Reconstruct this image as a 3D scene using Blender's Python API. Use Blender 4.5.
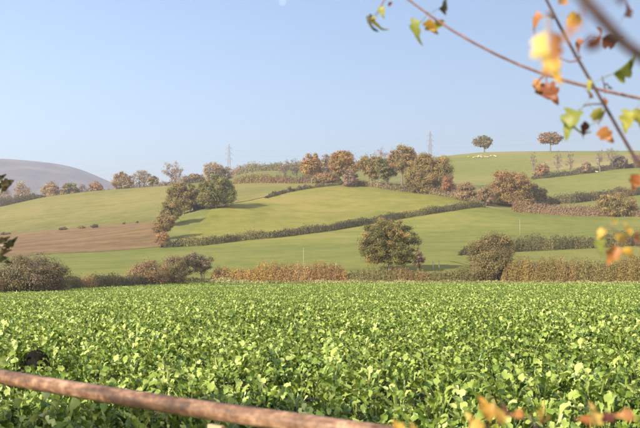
import bpy, bmesh, math, random
import numpy as np
from mathutils import Vector, Matrix, Euler

for o in list(bpy.data.objects):
    bpy.data.objects.remove(o)
SC = bpy.context.scene
COL = SC.collection
RNG = np.random.default_rng(7)
random.seed(7)

# ------------------------------------------------------------------ camera
F = 889.0                      # focal length in photo pixels (640 wide), about 50 mm on 36 mm
HORIZON = 262.0                # eye level in the photo, px
EYE = 1.60
PITCH = math.atan((HORIZON - 214.0) / F)
cam_data = bpy.data.cameras.new('camera')
cam = bpy.data.objects.new('camera', cam_data)
COL.objects.link(cam)
cam.location = (0, 0, EYE)
cam.rotation_euler = (math.pi / 2 + PITCH, 0, 0)
cam_data.sensor_width = 36.0
cam_data.lens = 36.0 * F / 640.0
cam_data.clip_start = 0.05
cam_data.clip_end = 30000.0
cam_data.dof.use_dof = True
cam_data.dof.focus_distance = 40.0
cam_data.dof.aperture_fstop = 8.0
SC.camera = cam

# ------------------------------------------------------------------ sky, sun, exposure
SUN_EL = math.radians(27.0)
SUN_AZ = Vector((-0.78, -0.625, 0)).normalized()      # towards the sun, on the ground
world = bpy.data.worlds.new('World')
SC.world = world
world.use_nodes = True
wn = world.node_tree
for n in list(wn.nodes):
    wn.nodes.remove(n)
w_out = wn.nodes.new('ShaderNodeOutputWorld')
w_bg = wn.nodes.new('ShaderNodeBackground')
w_sky = wn.nodes.new('ShaderNodeTexSky')
w_sky.sky_type = 'NISHITA'
w_sky.sun_disc = False
w_sky.sun_elevation = SUN_EL
w_sky.sun_rotation = math.atan2(-SUN_AZ.x, SUN_AZ.y)
w_sky.altitude = 0.0
w_sky.air_density = 1.0
w_sky.dust_density = 3.0
w_sky.ozone_density = 2.5
w_bg.inputs['Strength'].default_value = 0.09
w_tint = wn.nodes.new('ShaderNodeMixRGB')          # camera white balance of the sky
w_tint.blend_type = 'MULTIPLY'
w_tint.inputs[0].default_value = 1.0
w_tint.inputs[2].default_value = (0.99, 1.025, 1.04, 1)
# the pale day moon, half a degree wide
moon_dir = Vector((-0.0409, math.cos(0.2880), math.sin(0.2880))).normalized()
w_tc = wn.nodes.new('ShaderNodeTexCoord')
w_dot = wn.nodes.new('ShaderNodeVectorMath'); w_dot.operation = 'DOT_PRODUCT'
w_dot.inputs[1].default_value = moon_dir
w_mr = wn.nodes.new('ShaderNodeMapRange')
w_mr.inputs['From Min'].default_value = math.cos(math.radians(.27)); w_mr.inputs['From Max'].default_value = math.cos(math.radians(.15))
w_mr.inputs['To Min'].default_value = 0.0; w_mr.inputs['To Max'].default_value = 0.8
w_add = wn.nodes.new('ShaderNodeMixRGB'); w_add.blend_type = 'ADD'
w_add.inputs[2].default_value = (1.0, .85, .95, 1)
wn.links.new(w_tc.outputs['Generated'], w_dot.inputs[0])
wn.links.new(w_dot.outputs['Value'], w_mr.inputs['Value'])
wn.links.new(w_sky.outputs[0], w_tint.inputs[1])
wn.links.new(w_tint.outputs[0], w_add.inputs[1])
wn.links.new(w_mr.outputs[0], w_add.inputs[0])
wn.links.new(w_add.outputs[0], w_bg.inputs['Color'])
wn.links.new(w_bg.outputs[0], w_out.inputs['Surface'])

sun_data = bpy.data.lights.new('sun', 'SUN')
sun = bpy.data.objects.new('sun', sun_data)
COL.objects.link(sun)
sun_vec = Vector((SUN_AZ.x * math.cos(SUN_EL), SUN_AZ.y * math.cos(SUN_EL), math.sin(SUN_EL)))
sun.rotation_euler = sun_vec.to_track_quat('Z', 'Y').to_euler()
sun.location = (-40, -25, 60)
sun_data.energy = 5.0
sun_data.angle = math.radians(0.53)
sun_data.color = (1.0, 0.90, 0.74)

SC.view_settings.view_transform = 'Standard'
SC.view_settings.look = 'None'
SC.view_settings.gamma = 1.0
SC.view_settings.use_curve_mapping = False
SC.view_settings.exposure = 1.40
SC.render.engine = 'CYCLES'
SC.cycles.max_bounces = 6
SC.cycles.volume_bounces = 1
SC.cycles.transparent_max_bounces = 8

# ------------------------------------------------------------------ pixel <-> world
CP, SP = math.cos(PITCH), math.sin(PITCH)

def pixdir(px, py):
    u = (px - 320.0) / F
    v = (214.0 - py) / F
    d = np.array([u, CP - v * SP, SP + v * CP])
    return d / d[1]

def at_depth(px, py, Y):
    d = pixdir(px, py)
    return np.array([d[0] * Y, Y, EYE + d[2] * Y])

# ------------------------------------------------------------------ terrain height field
def _ctrl():
    c = []
    def P(px, py, Y):
        p = at_depth(px, py, Y)
        c.append((p[0], p[1], p[2]))
    def W(x, y, z):
        c.append((x, y, z))
    # crop field falling gently away from the gate
    for x, y, z in ((0, 0, 0), (-25, 0, .1), (25, 0, .1), (0, -40, .5), (60, -40, .8), (-60, -40, .5),
                    (0, 20, -.20), (-15, 42, -.75), (18, 42, -.52), (0, 65, -.80), (40, 65, -.7), (-32, 50, -1.1),
                    (0, 100, -1.27), (28, 100, -1.25), (70, 110, -1.2)):
        W(x, y, z)
    P(0, 296, 85); P(100, 289.5, 108); P(170, 284.5, 128); P(260, 284.5, 131); P(400, 284.5, 131); P(520, 284.5, 131); P(660, 284.5, 131)
    # behind the near hedge
    P(390, 271, 143); P(40, 272, 150); P(-60, 275, 140); P(200, 270, 150); P(600, 268, 150)
    # lower pasture, mid hedge
    P(165, 247.5, 230); P(240, 241, 240); P(330, 231, 256); P(400, 219.5, 276); P(480, 207, 300)
    P(0, 257, 215); P(75, 253, 225); P(-80, 259, 210); P(300, 252, 195); P(430, 250, 195)
    P(515, 252, 190); P(640, 246, 192); P(740, 243, 192)
    P(520, 212, 300); P(600, 216, 298); P(700, 216, 300); P(570, 232, 245); P(660, 228, 245)
    # left upper pasture
    P(0, 234.5, 320); P(75, 228.5, 310); P(150, 222, 300); P(-90, 240, 320)
    P(0, 207, 430); P(40, 198, 440); P(100, 190.5, 450); P(180, 184.5, 455); P(-80, 218, 430)
    P(60, 211, 375); P(140, 203, 375)
    W(-150, 530, 30); W(-110, 530, 38); W(-80, 530, 42); W(-230, 520, 18)
    # tree pair, dome, wood edge
    P(215, 208, 290); P(280, 193.5, 325); P(345, 184, 357); P(400, 190, 342); P(440, 194, 330)
    P(270, 214, 285); P(340, 202, 312); P(290, 184, 400); P(250, 183.5, 410)
    P(250, 172.5, 520); P(310, 172, 510)
    # right hill
    P(513, 206, 318); P(540, 204, 330); P(640, 194, 350); P(740, 190, 350); P(590, 204, 318)
    P(545, 178, 430); P(600, 171, 440); P(640, 166.5, 450); P(740, 160, 450)
    P(445, 180, 450); P(470, 185, 395); P(590, 188, 385)
    P(450, 155.5, 610); P(482, 152.5, 620); P(530, 151.5, 625); P(590, 151.5, 625); P(650, 151.5, 625); P(760, 150, 625)
    P(480, 166, 520); P(580, 161, 520)
    W(100, 760, 78); W(220, 760, 82); W(350, 760, 82); W(-60, 760, 66); W(0, 760, 70)
    W(-85, 910, 78); W(110, 910, 90); W(300, 950, 80); W(-300, 900, 20)
    return np.array(c)

_CT = _ctrl()
_SCL = 100.0
def _k(r2):
    return 0.5 * r2 * np.log(r2 + 1e-9)
def _fit():
    A = _CT[:, :2] / _SCL
    n = len(A)
    d2 = ((A[:, None] - A[None]) ** 2).sum(-1)
    K = _k(d2) + np.eye(n) * 2e-4
    Pm = np.hstack([np.ones((n, 1)), A])
    M = np.zeros((n + 3, n + 3))
    M[:n, :n] = K; M[:n, n:] = Pm; M[n:, :n] = Pm.T
    return np.linalg.solve(M, np.concatenate([_CT[:, 2], np.zeros(3)]))
_W = _fit()

def _sm(a, b, x):
    t = np.clip((x - a) / (b - a), 0, 1)
    return t * t * (3 - 2 * t)

def height(x, y):
    x = np.atleast_1d(np.asarray(x, float)); y = np.atleast_1d(np.asarray(y, float))
    out = np.empty(len(x))
    A = _CT[:, :2] / _SCL
    for s in range(0, len(x), 20000):
        q = np.stack([np.clip(x[s:s+20000], -420, 420), np.clip(y[s:s+20000], -60, 960)], 1) / _SCL
        d2 = ((q[:, None] - A[None]) ** 2).sum(-1)
        out[s:s+20000] = _k(d2) @ _W[:len(A)] + _W[len(A)] + q @ _W[len(A)+1:]
    w = (1 - _sm(260, 900, np.abs(x))) * (1 - _sm(940, 1700, y)) * (1 - _sm(60, 300, -y))
    return out * w + (1 - w) * (-6.0)

def h1(x, y):
    return float(height([x], [y])[0])

_YS = np.concatenate([np.arange(4, 150, 0.5), np.arange(150, 700, 1.0), np.arange(700, 1400, 6.0)])
def hit(px, py):
    """where the ray through a photo pixel meets the ground (or passes closest over it)"""
    d = pixdir(px, py)
    z = EYE + d[2] * _YS
    g = height(d[0] * _YS, _YS)
    below = np.nonzero(z <= g)[0]
    if len(below):
        i = below[0]
        if i > 0:
            a, b = z[i-1] - g[i-1], g[i] - z[i]
            t = a / (a + b + 1e-9)
            Y = _YS[i-1] + t * (_YS[i] - _YS[i-1])
        else:
            Y = _YS[0]
    else:
        m = (_YS > 150)
        k = np.argmin((z - g)[m] / _YS[m])
        Y = _YS[m][k]
    return np.array([d[0] * Y, Y, h1(d[0] * Y, Y)])

# ------------------------------------------------------------------ helpers
def tag(o, label=None, cat=None, group=None, kind=None):
    if label: o['label'] = label
    if cat: o['category'] = cat
    if group: o['group'] = group
    if kind: o['kind'] = kind
    return o

def empty(name, loc, rz=0.0):
    o = bpy.data.objects.new(name, None)
    o.empty_display_size = 0.3
    o.location = loc
    o.rotation_euler = (0, 0, rz)
    COL.objects.link(o)
    return o

def mesh_np(name, V, Q=None, T=None, fcol=None, smooth=False):
    me = bpy.data.meshes.new(name)
    V = np.asarray(V, np.float32)
    nq = 0 if Q is None else len(Q)
    nt = 0 if T is None else len(T)
    loops = []
    if nq: loops.append(np.asarray(Q, np.int32).ravel())
    if nt: loops.append(np.asarray(T, np.int32).ravel())
    loops = np.concatenate(loops)
    tot = np.concatenate([np.full(nq, 4, np.int32), np.full(nt, 3, np.int32)])
    st = np.concatenate([[0], np.cumsum(tot)[:-1]]).astype(np.int32)
    me.vertices.add(len(V)); me.vertices.foreach_set('co', V.ravel())
    me.loops.add(len(loops)); me.loops.foreach_set('vertex_index', loops)
    me.polygons.add(nq + nt); me.polygons.foreach_set('loop_start', st)
    try:
        me.polygons.foreach_set('loop_total', tot)
    except Exception:
        pass
    if smooth:
        me.polygons.foreach_set('use_smooth', np.ones(nq + nt, bool))
    if fcol is not None:
        a = me.attributes.new('leaf_colour', 'FLOAT_COLOR', 'FACE')
        c = np.ones((nq + nt, 4), np.float32); c[:, :3] = fcol
        a.data.foreach_set('color', c.ravel())
    me.update(calc_edges=True)
    me.validate()
    return me

def obj(name, me, mat=None, parent=None, loc=None):
    o = bpy.data.objects.new(name, me)
    if mat is not None and len(me.materials) == 0:
        me.materials.append(mat)
    if loc is not None: o.location = loc
    if parent is not None: o.parent = parent
    COL.objects.link(o)
    return o

def tubes(P0, P1, r0, r1, sides=5):
    """many frustums at once"""
    P0 = np.asarray(P0, float); P1 = np.asarray(P1, float)
    n = len(P0)
    r0 = np.broadcast_to(np.asarray(r0, float), (n,)); r1 = np.broadcast_to(np.asarray(r1, float), (n,))
    d = P1 - P0
    d /= np.linalg.norm(d, axis=1, keepdims=True) + 1e-9
    ref = np.where(np.abs(d[:, 2:3]) > .9, np.array([[1., 0, 0]]), np.array([[0, 0, 1.]]))
    a = np.cross(d, ref); a /= np.linalg.norm(a, axis=1, keepdims=True) + 1e-9
    b = np.cross(d, a)
    th = np.arange(sides) * 2 * np.pi / sides
    ring = a[:, None] * np.cos(th)[None, :, None] + b[:, None] * np.sin(th)[None, :, None]
    V = np.concatenate([P0[:, None] + ring * r0[:, None, None], P1[:, None] + ring * r1[:, None, None]], 1)
    i = np.arange(sides); j = (i + 1) % sides
    q = np.stack([i, j, j + sides, i + sides], 1)
    Q = (np.arange(n) * 2 * sides)[:, None, None] + q[None]
    return V.reshape(-1, 3), Q.reshape(-1, 4)

def join(parts):
    Vs, Qs, o = [], [], 0
    for V, Q in parts:
        Vs.append(V); Qs.append(Q + o); o += len(V)
    return np.concatenate(Vs), np.concatenate(Qs)

def swept(points, radii, sides=8, cap=True):
    """one continuous tube along a polyline"""
    P = np.asarray(points, float); R = np.broadcast_to(np.asarray(radii, float), (len(P),))
    T = np.gradient(P, axis=0); T /= np.linalg.norm(T, axis=1, keepdims=True) + 1e-9
    ref = np.array([0, 0, 1.]) if abs(T[0][2]) < .9 else np.array([1., 0, 0])
    a = np.cross(T[0], ref); a /= np.linalg.norm(a)
    V = []
    for k in range(len(P)):
        a = a - T[k] * np.dot(a, T[k]); a /= np.linalg.norm(a) + 1e-9
        b = np.cross(T[k], a)
        th = np.arange(sides) * 2 * np.pi / sides
        V.append(P[k] + R[k] * (np.cos(th)[:, None] * a + np.sin(th)[:, None] * b))
    V = np.concatenate(V)
    Q = []
    for k in range(len(P) - 1):
        for i in range(sides):
            j = (i + 1) % sides
            Q.append((k*sides+i, k*sides+j, (k+1)*sides+j, (k+1)*sides+i))
    Tr = []
    if cap:
        c0 = len(V); V = np.vstack([V, P[0], P[-1]])
        e = (len(P) - 1) * sides
        for i in range(sides):
            j = (i + 1) % sides
            Tr.append((c0, j, i)); Tr.append((c0 + 1, e + i, e + j))
    return V, np.array(Q), (np.array(Tr) if cap else None)

def unit(n, rng):
    v = rng.normal(size=(n, 3))
    return v / (np.linalg.norm(v, axis=1, keepdims=True) + 1e-9)

def leaf_quads(C, N, size, rng, aspect=1.5):
    """a kite-shaped leaf spray at each centre, facing N"""
    n = len(C)
    r = unit(n, rng)
    a = np.cross(N, r); a /= np.linalg.norm(a, axis=1, keepdims=True) + 1e-9
    b = np.cross(N, a)
    s = (size * rng.uniform(.6, 1.35, n))[:, None]
    A = a * s * .5 * aspect; B = b * s * .5
    bend = N * s * rng.uniform(-.25, .25, n)[:, None]
    V = np.stack([C - A, C + B + bend - A * .15, C + A * rng.uniform(.7, 1.1, n)[:, None], C - B + bend + A * .1], 1)
    Q = np.arange(n * 4).reshape(n, 4)
    return V.reshape(-1, 3), Q

# ------------------------------------------------------------------ materials
def new_mat(name):
    m = bpy.data.materials.new(name)
    m.use_nodes = True
    nt = m.node_tree
    for n in list(nt.nodes):
        nt.nodes.remove(n)
    out = nt.nodes.new('ShaderNodeOutputMaterial')
    return m, nt, out

def N(nt, t, **kw):
    n = nt.nodes.new(t)
    for k, v in kw.items():
        if k.startswith('_'):
            setattr(n, k[1:], v)
        else:
            n.inputs[k.replace('__', ' ')].default_value = v
    return n

def ramp(nt, stops):
    r = nt.nodes.new('ShaderNodeValToRGB')
    e = r.color_ramp.elements
    while len(e) > 1:
        e.remove(e[0])
    e[0].position = stops[0][0]; e[0].color = (*stops[0][1], 1)
    for p, c in stops[1:]:
        x = e.new(p); x.color = (*c, 1)
    return r

def foliage_mat(name, transl=.42, rough=.65):
    m, nt, out = new_mat(name)
    at = N(nt, 'ShaderNodeAttribute', _attribute_name='leaf_colour')
    d = N(nt, 'ShaderNodeBsdfPrincipled', Roughness=rough)
    d.inputs['Specular IOR Level'].default_value = .25
    t = N(nt, 'ShaderNodeBsdfTranslucent')
    mx = N(nt, 'ShaderNodeMixShader', Fac=transl)
    nt.links.new(at.outputs['Color'], d.inputs['Base Color'])
    nt.links.new(at.outputs['Color'], t.inputs['Color'])
    nt.links.new(d.outputs[0], mx.inputs[1]); nt.links.new(t.outputs[0], mx.inputs[2])
    nt.links.new(mx.outputs[0], out.inputs['Surface'])
    return m

def bark_mat(name, c0, c1, scale=6.0):
    m, nt, out = new_mat(name)
    g = N(nt, 'ShaderNodeTexCoord')
    nz = N(nt, 'ShaderNodeTexNoise', Scale=scale, Detail=6.0, Roughness=.65)
    r = ramp(nt, [(.3, c0), (.7, c1)])
    d = N(nt, 'ShaderNodeBsdfPrincipled', Roughness=.85)
    b = N(nt, 'ShaderNodeBump', Strength=.4, Distance=.05)
    nt.links.new(g.outputs['Object'], nz.inputs['Vector'])
    nt.links.new(nz.outputs['Fac'], r.inputs['Fac']); nt.links.new(r.outputs['Color'], d.inputs['Base Color'])
    nt.links.new(nz.outputs['Fac'], b.inputs['Height']); nt.links.new(b.outputs[0], d.inputs['Normal'])
    nt.links.new(d.outputs[0], out.inputs['Surface'])
    return m

def field_mat(name, c_lo, c_mid, c_hi, patch=.02, streak_ang=0.0, streak=.25, rowfreq=None):
    """pasture or tilled soil: broad patches, drilled streaks and fine mottling"""
    m, nt, out = new_mat(name)
    g = N(nt, 'ShaderNodeTexCoord')
    mp = N(nt, 'ShaderNodeMapping')
    mp.inputs['Rotation'].default_value = (0, 0, streak_ang)
    mp.inputs['Scale'].default_value = (.012, .28, .1)
    n1 = N(nt, 'ShaderNodeTexNoise', Scale=patch, Detail=5.0, Roughness=.6)
    n2 = N(nt, 'ShaderNodeTexNoise', Scale=1.0, Detail=4.0, Roughness=.6)
    n3 = N(nt, 'ShaderNodeTexNoise', Scale=.22, Detail=7.0, Roughness=.75)
    for a in (n1, n3): nt.links.new(g.outputs['Object'], a.inputs['Vector'])
    nt.links.new(g.outputs['Object'], mp.inputs['Vector']); nt.links.new(mp.outputs[0], n2.inputs['Vector'])
    a1 = N(nt, 'ShaderNodeMath', _operation='MULTIPLY'); a1.inputs[1].default_value = 1 - streak * .5 - .38
    a2 = N(nt, 'ShaderNodeMath', _operation='MULTIPLY_ADD'); a2.inputs[1].default_value = streak * .5
    a3 = N(nt, 'ShaderNodeMath', _operation='MULTIPLY_ADD'); a3.inputs[1].default_value = .38
    nt.links.new(n1.outputs['Fac'], a1.inputs[0])
    nt.links.new(n2.outputs['Fac'], a2.inputs[0]); nt.links.new(a1.outputs[0], a2.inputs[2])
    nt.links.new(n3.outputs['Fac'], a3.inputs[0]); nt.links.new(a2.outputs[0], a3.inputs[2])
    c_lo, c_mid, c_hi = [(c[0], c[1], c[2] * .84) for c in (c_lo, c_mid, c_hi)]
    r = ramp(nt, [(.42, tuple(c * .77 for c in c_lo)), (.5, tuple(c * .78 for c in c_mid)), (.58, tuple(c * .80 for c in c_hi))])
    nt.links.new(a3.outputs[0], r.inputs['Fac'])
    d = N(nt, 'ShaderNodeBsdfPrincipled', Roughness=.9)
    d.inputs['Specular IOR Level'].default_value = .1
    nt.links.new(r.outputs['Color'], d.inputs['Base Color'])
    b = N(nt, 'ShaderNodeBump', Strength=.5, Distance=.15)
    nt.links.new(n3.outputs['Fac'], b.inputs['Height']); nt.links.new(b.outputs[0], d.inputs['Normal'])
    nt.links.new(d.outputs[0], out.inputs['Surface'])
    return m

M_FOL = foliage_mat('autumn_foliage')
M_BARK = bark_mat('bark', (.07, .055, .04), (.17, .14, .11))
M_TWIG = bark_mat('twigs', (.11, .085, .07), (.22, .17, .14), 3.0)

# ------------------------------------------------------------------ the setting: ground, fields, far hill
def graded(a, b, step, lo=None, hi=None, n=14):
    mid = np.arange(a, b + step * .5, step)
    parts = []
    if lo is not None: parts.append(a - np.geomspace(step, a - lo, n)[::-1])
    parts.append(mid)
    if hi is not None: parts.append(b + np.geomspace(step, hi - b, n))
    return np.concatenate(parts)

GX = graded(-330, 330, 5.0, -9000, 9000, 18)
GY = np.concatenate([graded(-40, 150, 2.0, -3000, None, 12), np.arange(153, 700, 4.5), np.arange(706, 1000, 8.0), 1000 + np.geomspace(10, 12000, 26)])
def grid_mesh(name, gx, gy, zf):
    X, Y = np.meshgrid(gx, gy)
    Z = zf(X.ravel(), Y.ravel())
    V = np.stack([X.ravel(), Y.ravel(), Z], 1)
    nx, ny = len(gx), len(gy)
    i = np.arange(nx - 1)[None] + np.arange(ny - 1)[:, None] * nx
    Q = np.stack([i, i + 1, i + 1 + nx, i + nx], -1).reshape(-1, 4)
    return mesh_np(name, V, Q, smooth=True)

M_GRASS = field_mat('rough_pasture', (.12, .135, .04), (.155, .165, .055), (.20, .185, .075), .03)
ground = obj('ground', grid_mesh('ground', GX, GY, height), M_GRASS)
tag(ground, kind='structure')

def resample(pts, n):
    P = np.asarray(pts, float)
    d = np.concatenate([[0], np.cumsum(np.linalg.norm(np.diff(P, axis=0), axis=1))])
    t = np.linspace(0, d[-1], n)
    return np.stack([np.interp(t, d, P[:, k]) for k in range(P.shape[1])], 1)

def pixline(pts, n):
    """photo polyline laid on the ground; a third number gives the distance outright"""
    W = []
    for p in pts:
        if len(p) == 3:
            x = pixdir(p[0], 262)[0] * p[2]
            W.append((x, p[2]))
        else:
            q = hit(*p); W.append((q[0], q[1]))
    return resample(W, n)

def field(name, top, bottom, mat, lift, nu=70, nv=50):
    T = pixline(top, nu); B = pixline(bottom, nu)
    rng = np.random.default_rng(len(name))
    wob = np.cumsum(rng.normal(0, .10, (nu, 1)), 0); wob -= np.linspace(0, 1, nu)[:, None] * wob[-1]
    T = T + wob * np.array([[0, 1.0]]); B = B + wob[::-1] * np.array([[0, .7]])
    s = np.linspace(0, 1, nv)[:, None, None]
    G = B[None] * (1 - s) + T[None] * s
    X, Y = G[..., 0].ravel(), G[..., 1].ravel()
    Z = height(X, Y) + lift
    V = np.stack([X, Y, Z], 1)
    i = np.arange(nu - 1)[None] + np.arange(nv - 1)[:, None] * nu
    Q = np.stack([i, i + 1, i + 1 + nu, i + nu], -1).reshape(-1, 4)
    o = obj(name, mesh_np(name, V, Q, smooth=True), mat)
    tag(o, kind='structure')
    return o

M_UP = field_mat('upper_pasture_grass', (.13, .13, .04), (.175, .165, .054), (.225, .195, .074), .016, .22, .35)
M_DOME = field_mat('middle_pasture_grass', (.14, .145, .034), (.19, .185, .046), (.25, .21, .07), .02, -.35, .35)
M_LOW = field_mat('lower_pasture_grass', (.125, .145, .036), (.17, .182, .048), (.22, .205, .065), .02, .1, .45)
M_HILL = field_mat('hill_pasture_grass', (.14, .155, .04), (.18, .185, .054), (.235, .20, .08), .012, .05, .4)
M_STRAW = field_mat('stubble_grass', (.19, .165, .075), (.24, .20, .095), (.29, .235, .12), .02, .05, .4)
M_PLOUGH = field_mat('tilled_earth', (.13, .085, .048), (.19, .12, .066), (.225, .16, .08), .018, .2, .8)
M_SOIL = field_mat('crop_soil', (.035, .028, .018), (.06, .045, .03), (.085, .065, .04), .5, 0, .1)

field('upper_pasture', [(-70, 214), (0, 207.5), (40, 198.5), (100, 191), (180, 185), (205, 186)],
      [(-70, 239), (0, 234.5), (75, 228.5), (112, 225), (152, 222), (196, 211)], M_UP, .10)
field('ploughed_field', [(-70, 240, 322), (0, 234.5), (75, 228.5), (112, 225), (150, 222), (158, 224)],
      [(-70, 259, 211), (0, 257.5), (60, 253.5), (100, 252), (135, 249.5), (161, 247)], M_PLOUGH, .16, 90)
field('lower_pasture', [(-60, 259.5, 215), (0, 256.5), (60, 252.5), (100, 251), (162, 246.8), (240, 241.5), (330, 231.5), (400, 220), (480, 207.8), (520, 212.5), (600, 216.5), (660, 217)],
      [(-60, 300, 100), (0, 300, 102), (100, 300, 118), (170, 300, 136), (260, 300, 137), (330, 300, 137), (400, 300, 137), (470, 300, 137), (520, 300, 137), (600, 300, 137), (660, 300, 137)], M_LOW, .10, 90, 60)
field('middle_pasture', [(216, 206.5), (250, 201), (280, 193.5), (310, 188), (345, 184.5), (375, 187), (400, 190.5), (440, 194), (478, 203)],
      [(170, 246.5), (200, 245), (240, 241), (280, 237.5), (330, 231), (365, 224.5), (400, 219.5), (440, 212.5), (479, 206.8)], M_DOME, .12)
field('top_pasture', [(200, 184, 420), (250, 183.5), (290, 183.5), (330, 182)], [(218, 206), (250, 200.5), (282, 193), (340, 184)], M_UP, .14, 40, 30)
field('right_strip', [(470, 253), (515, 252.3), (560, 250.5), (600, 248.5), (640, 246.5), (690, 245)],
      [(450, 262), (500, 270, 141), (560, 270, 141), (600, 270, 141), (650, 270, 141), (700, 270, 141)], M_HILL, .18, 50, 30)
field('right_hill_pasture', [(446, 156), (482, 152.6), (530, 151.6), (590, 151.6), (650, 151.6), (700, 151)],
      [(452, 184), (480, 186), (500, 184), (545, 178), (600, 171.5), (690, 164)], M_HILL, .12)
field('right_bank_pasture', [(500, 185), (545, 178), (600, 171.5), (640, 167), (700, 163)],
      [(500, 203), (530, 204), (570, 203), (640, 194.5), (700, 192)], M_HILL, .16)
field('straw_strip', [(545, 160), (600, 157), (650, 155), (700, 155)], [(545, 172), (590, 167), (640, 163), (700, 160)], M_STRAW, .22, 40, 20)

# crop field boundary: gate hedge behind us, left hedge running away, far hedge across
EDGE = np.array([(-42, 3), (-38, 30), (-34, 60), (-30.6, 85), (-27.2, 108), (-22.2, 127), (-18, 130.2), (0, 130.6), (30, 130.6), (66, 130.6), (66, 3)], float)
def edge_y(x):
    xs = EDGE[:9, 0]; ys = EDGE[:9, 1]
    return np.interp(x, xs, ys, left=0, right=130.6)
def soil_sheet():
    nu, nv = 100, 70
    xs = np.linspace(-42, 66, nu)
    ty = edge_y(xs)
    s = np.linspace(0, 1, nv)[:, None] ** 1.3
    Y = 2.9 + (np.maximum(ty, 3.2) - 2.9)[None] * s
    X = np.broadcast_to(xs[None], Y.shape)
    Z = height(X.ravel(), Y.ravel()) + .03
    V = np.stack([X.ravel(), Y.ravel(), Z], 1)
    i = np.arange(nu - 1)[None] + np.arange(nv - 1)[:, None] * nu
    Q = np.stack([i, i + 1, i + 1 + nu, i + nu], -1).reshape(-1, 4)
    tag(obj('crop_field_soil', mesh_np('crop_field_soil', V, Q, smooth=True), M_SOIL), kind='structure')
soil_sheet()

# dry grass verge at the foot of the far hedge
def verge():
    P = pixline([(150, 285, 124.5), (172, 285, 129.6), (215, 285, 131.2), (330, 285, 131.6), (480, 285, 131.6), (680, 285, 131.6)], 260)
    s = np.array([-.5, .4, 1.3])
    V = np.concatenate([np.stack([P[:, 0], P[:, 1] + a, height(P[:, 0], P[:, 1] + a) + .20], 1) for a in s])
    n = len(P); i = np.arange(n - 1)[None] + np.arange(2)[:, None] * n
    Q = np.stack([i, i + 1, i + 1 + n, i + n], -1).reshape(-1, 4)
    tag(obj('grass_verge', mesh_np('grass_verge', V, Q, smooth=True), M_STRAW), kind='structure')
verge()

# far hill on the left
HD = 2700.0
def far_hill():
    prof = [(-420, 176), (-260, 168), (-120, 163), (-40, 161.5), (0, 161.8), (18, 162), (45, 165), (70, 167.5), (84, 171.5), (96, 177.5), (110, 185), (132, 192), (190, 206), (320, 235), (520, 262)]
    px = np.array([p[0] for p in prof], float); py = np.array([p[1] for p in prof], float)
    nx, ny = 150, 40
    us = np.linspace(-420, 520, nx)
    crest = np.interp(us, px, py)
    crest = np.convolve(np.pad(crest, 3, mode='edge'), np.ones(7) / 7, 'valid')
    rng = np.random.default_rng(3)
    vs = np.linspace(-1, 1, ny)
    V = np.zeros((ny, nx, 3))
    ph = rng.uniform(0, 6.28, 8)
    for j, v in enumerate(vs):
        Y = HD + v * 900
        X = (us - 320) / F * HD
        top = EYE + (262 - crest) / F * HD + 6
        prof_v = np.cos(v * np.pi / 2) ** (1.3 if v < 0 else 1.0)
        n = sum(np.sin(X / (90 + 60 * k) + ph[k] + v * (4 + 3 * k)) for k in range(5)) * 5 * (1 - abs(prof_v - .5) * .6)
        edge = 1 if abs(v) < .999 else 0
        V[j, :, 0] = X; V[j, :, 1] = Y
        V[j, :, 2] = -7 + (top + 7) * prof_v + n * prof_v * (1 - prof_v) * 3 * edge
    i = np.arange(nx - 1)[None] + np.arange(ny - 1)[:, None] * nx
    Q = np.stack([i, i + 1, i + 1 + nx, i + nx], -1).reshape(-1, 4)
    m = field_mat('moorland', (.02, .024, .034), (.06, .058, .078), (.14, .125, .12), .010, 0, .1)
    tag(obj('hills', mesh_np('hills', V.reshape(-1, 3), Q, smooth=True), m), kind='structure')
far_hill()

# ------------------------------------------------------------------ trees, bushes and hedges
PAL = {
 'oak':    [(.085, .085, .025), (.12, .105, .03), (.17, .12, .035), (.20, .13, .04), (.10, .09, .028), (.06, .06, .02)],
 'green':  [(.06, .072, .022), (.085, .095, .03), (.11, .105, .035), (.14, .11, .04), (.05, .06, .02)],
 'gold':   [(.24, .15, .04), (.20, .13, .035), (.29, .19, .055), (.15, .11, .035), (.22, .12, .04)],
 'brown':  [(.19, .11, .05), (.24, .14, .06), (.14, .085, .04), (.21, .115, .045), (.16, .11, .05)],
 'orange': [(.31, .165, .035), (.26, .145, .035), (.34, .21, .05), (.21, .12, .035)],
 'rust':   [(.24, .10, .045), (.29, .12, .05), (.19, .09, .045), (.22, .12, .06)],
 'tan':    [(.26, .165, .10), (.22, .14, .085), (.30, .20, .125), (.18, .12, .08)],
 'pale':   [(.24, .18, .135), (.28, .20, .15), (.20, .155, .12)],
 'pink':   [(.25, .14, .10), (.21, .12, .09), (.29, .165, .115), (.18, .11, .07)],
 'plum':   [(.15, .095, .085), (.19, .115, .095), (.12, .08, .075)],
 'olive':  [(.13, .115, .04), (.17, .135, .05), (.105, .095, .035), (.19, .14, .055)],
 'dark':   [(.055, .055, .028), (.08, .07, .035), (.10, .08, .04), (.04, .042, .022)],
 'yellow': [(.36, .26, .055), (.30, .22, .05), (.26, .21, .06)],
 'hedge':  [(.12, .09, .042), (.085, .07, .033), (.16, .11, .05), (.10, .085, .035), (.19, .12, .055)],
}

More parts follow.
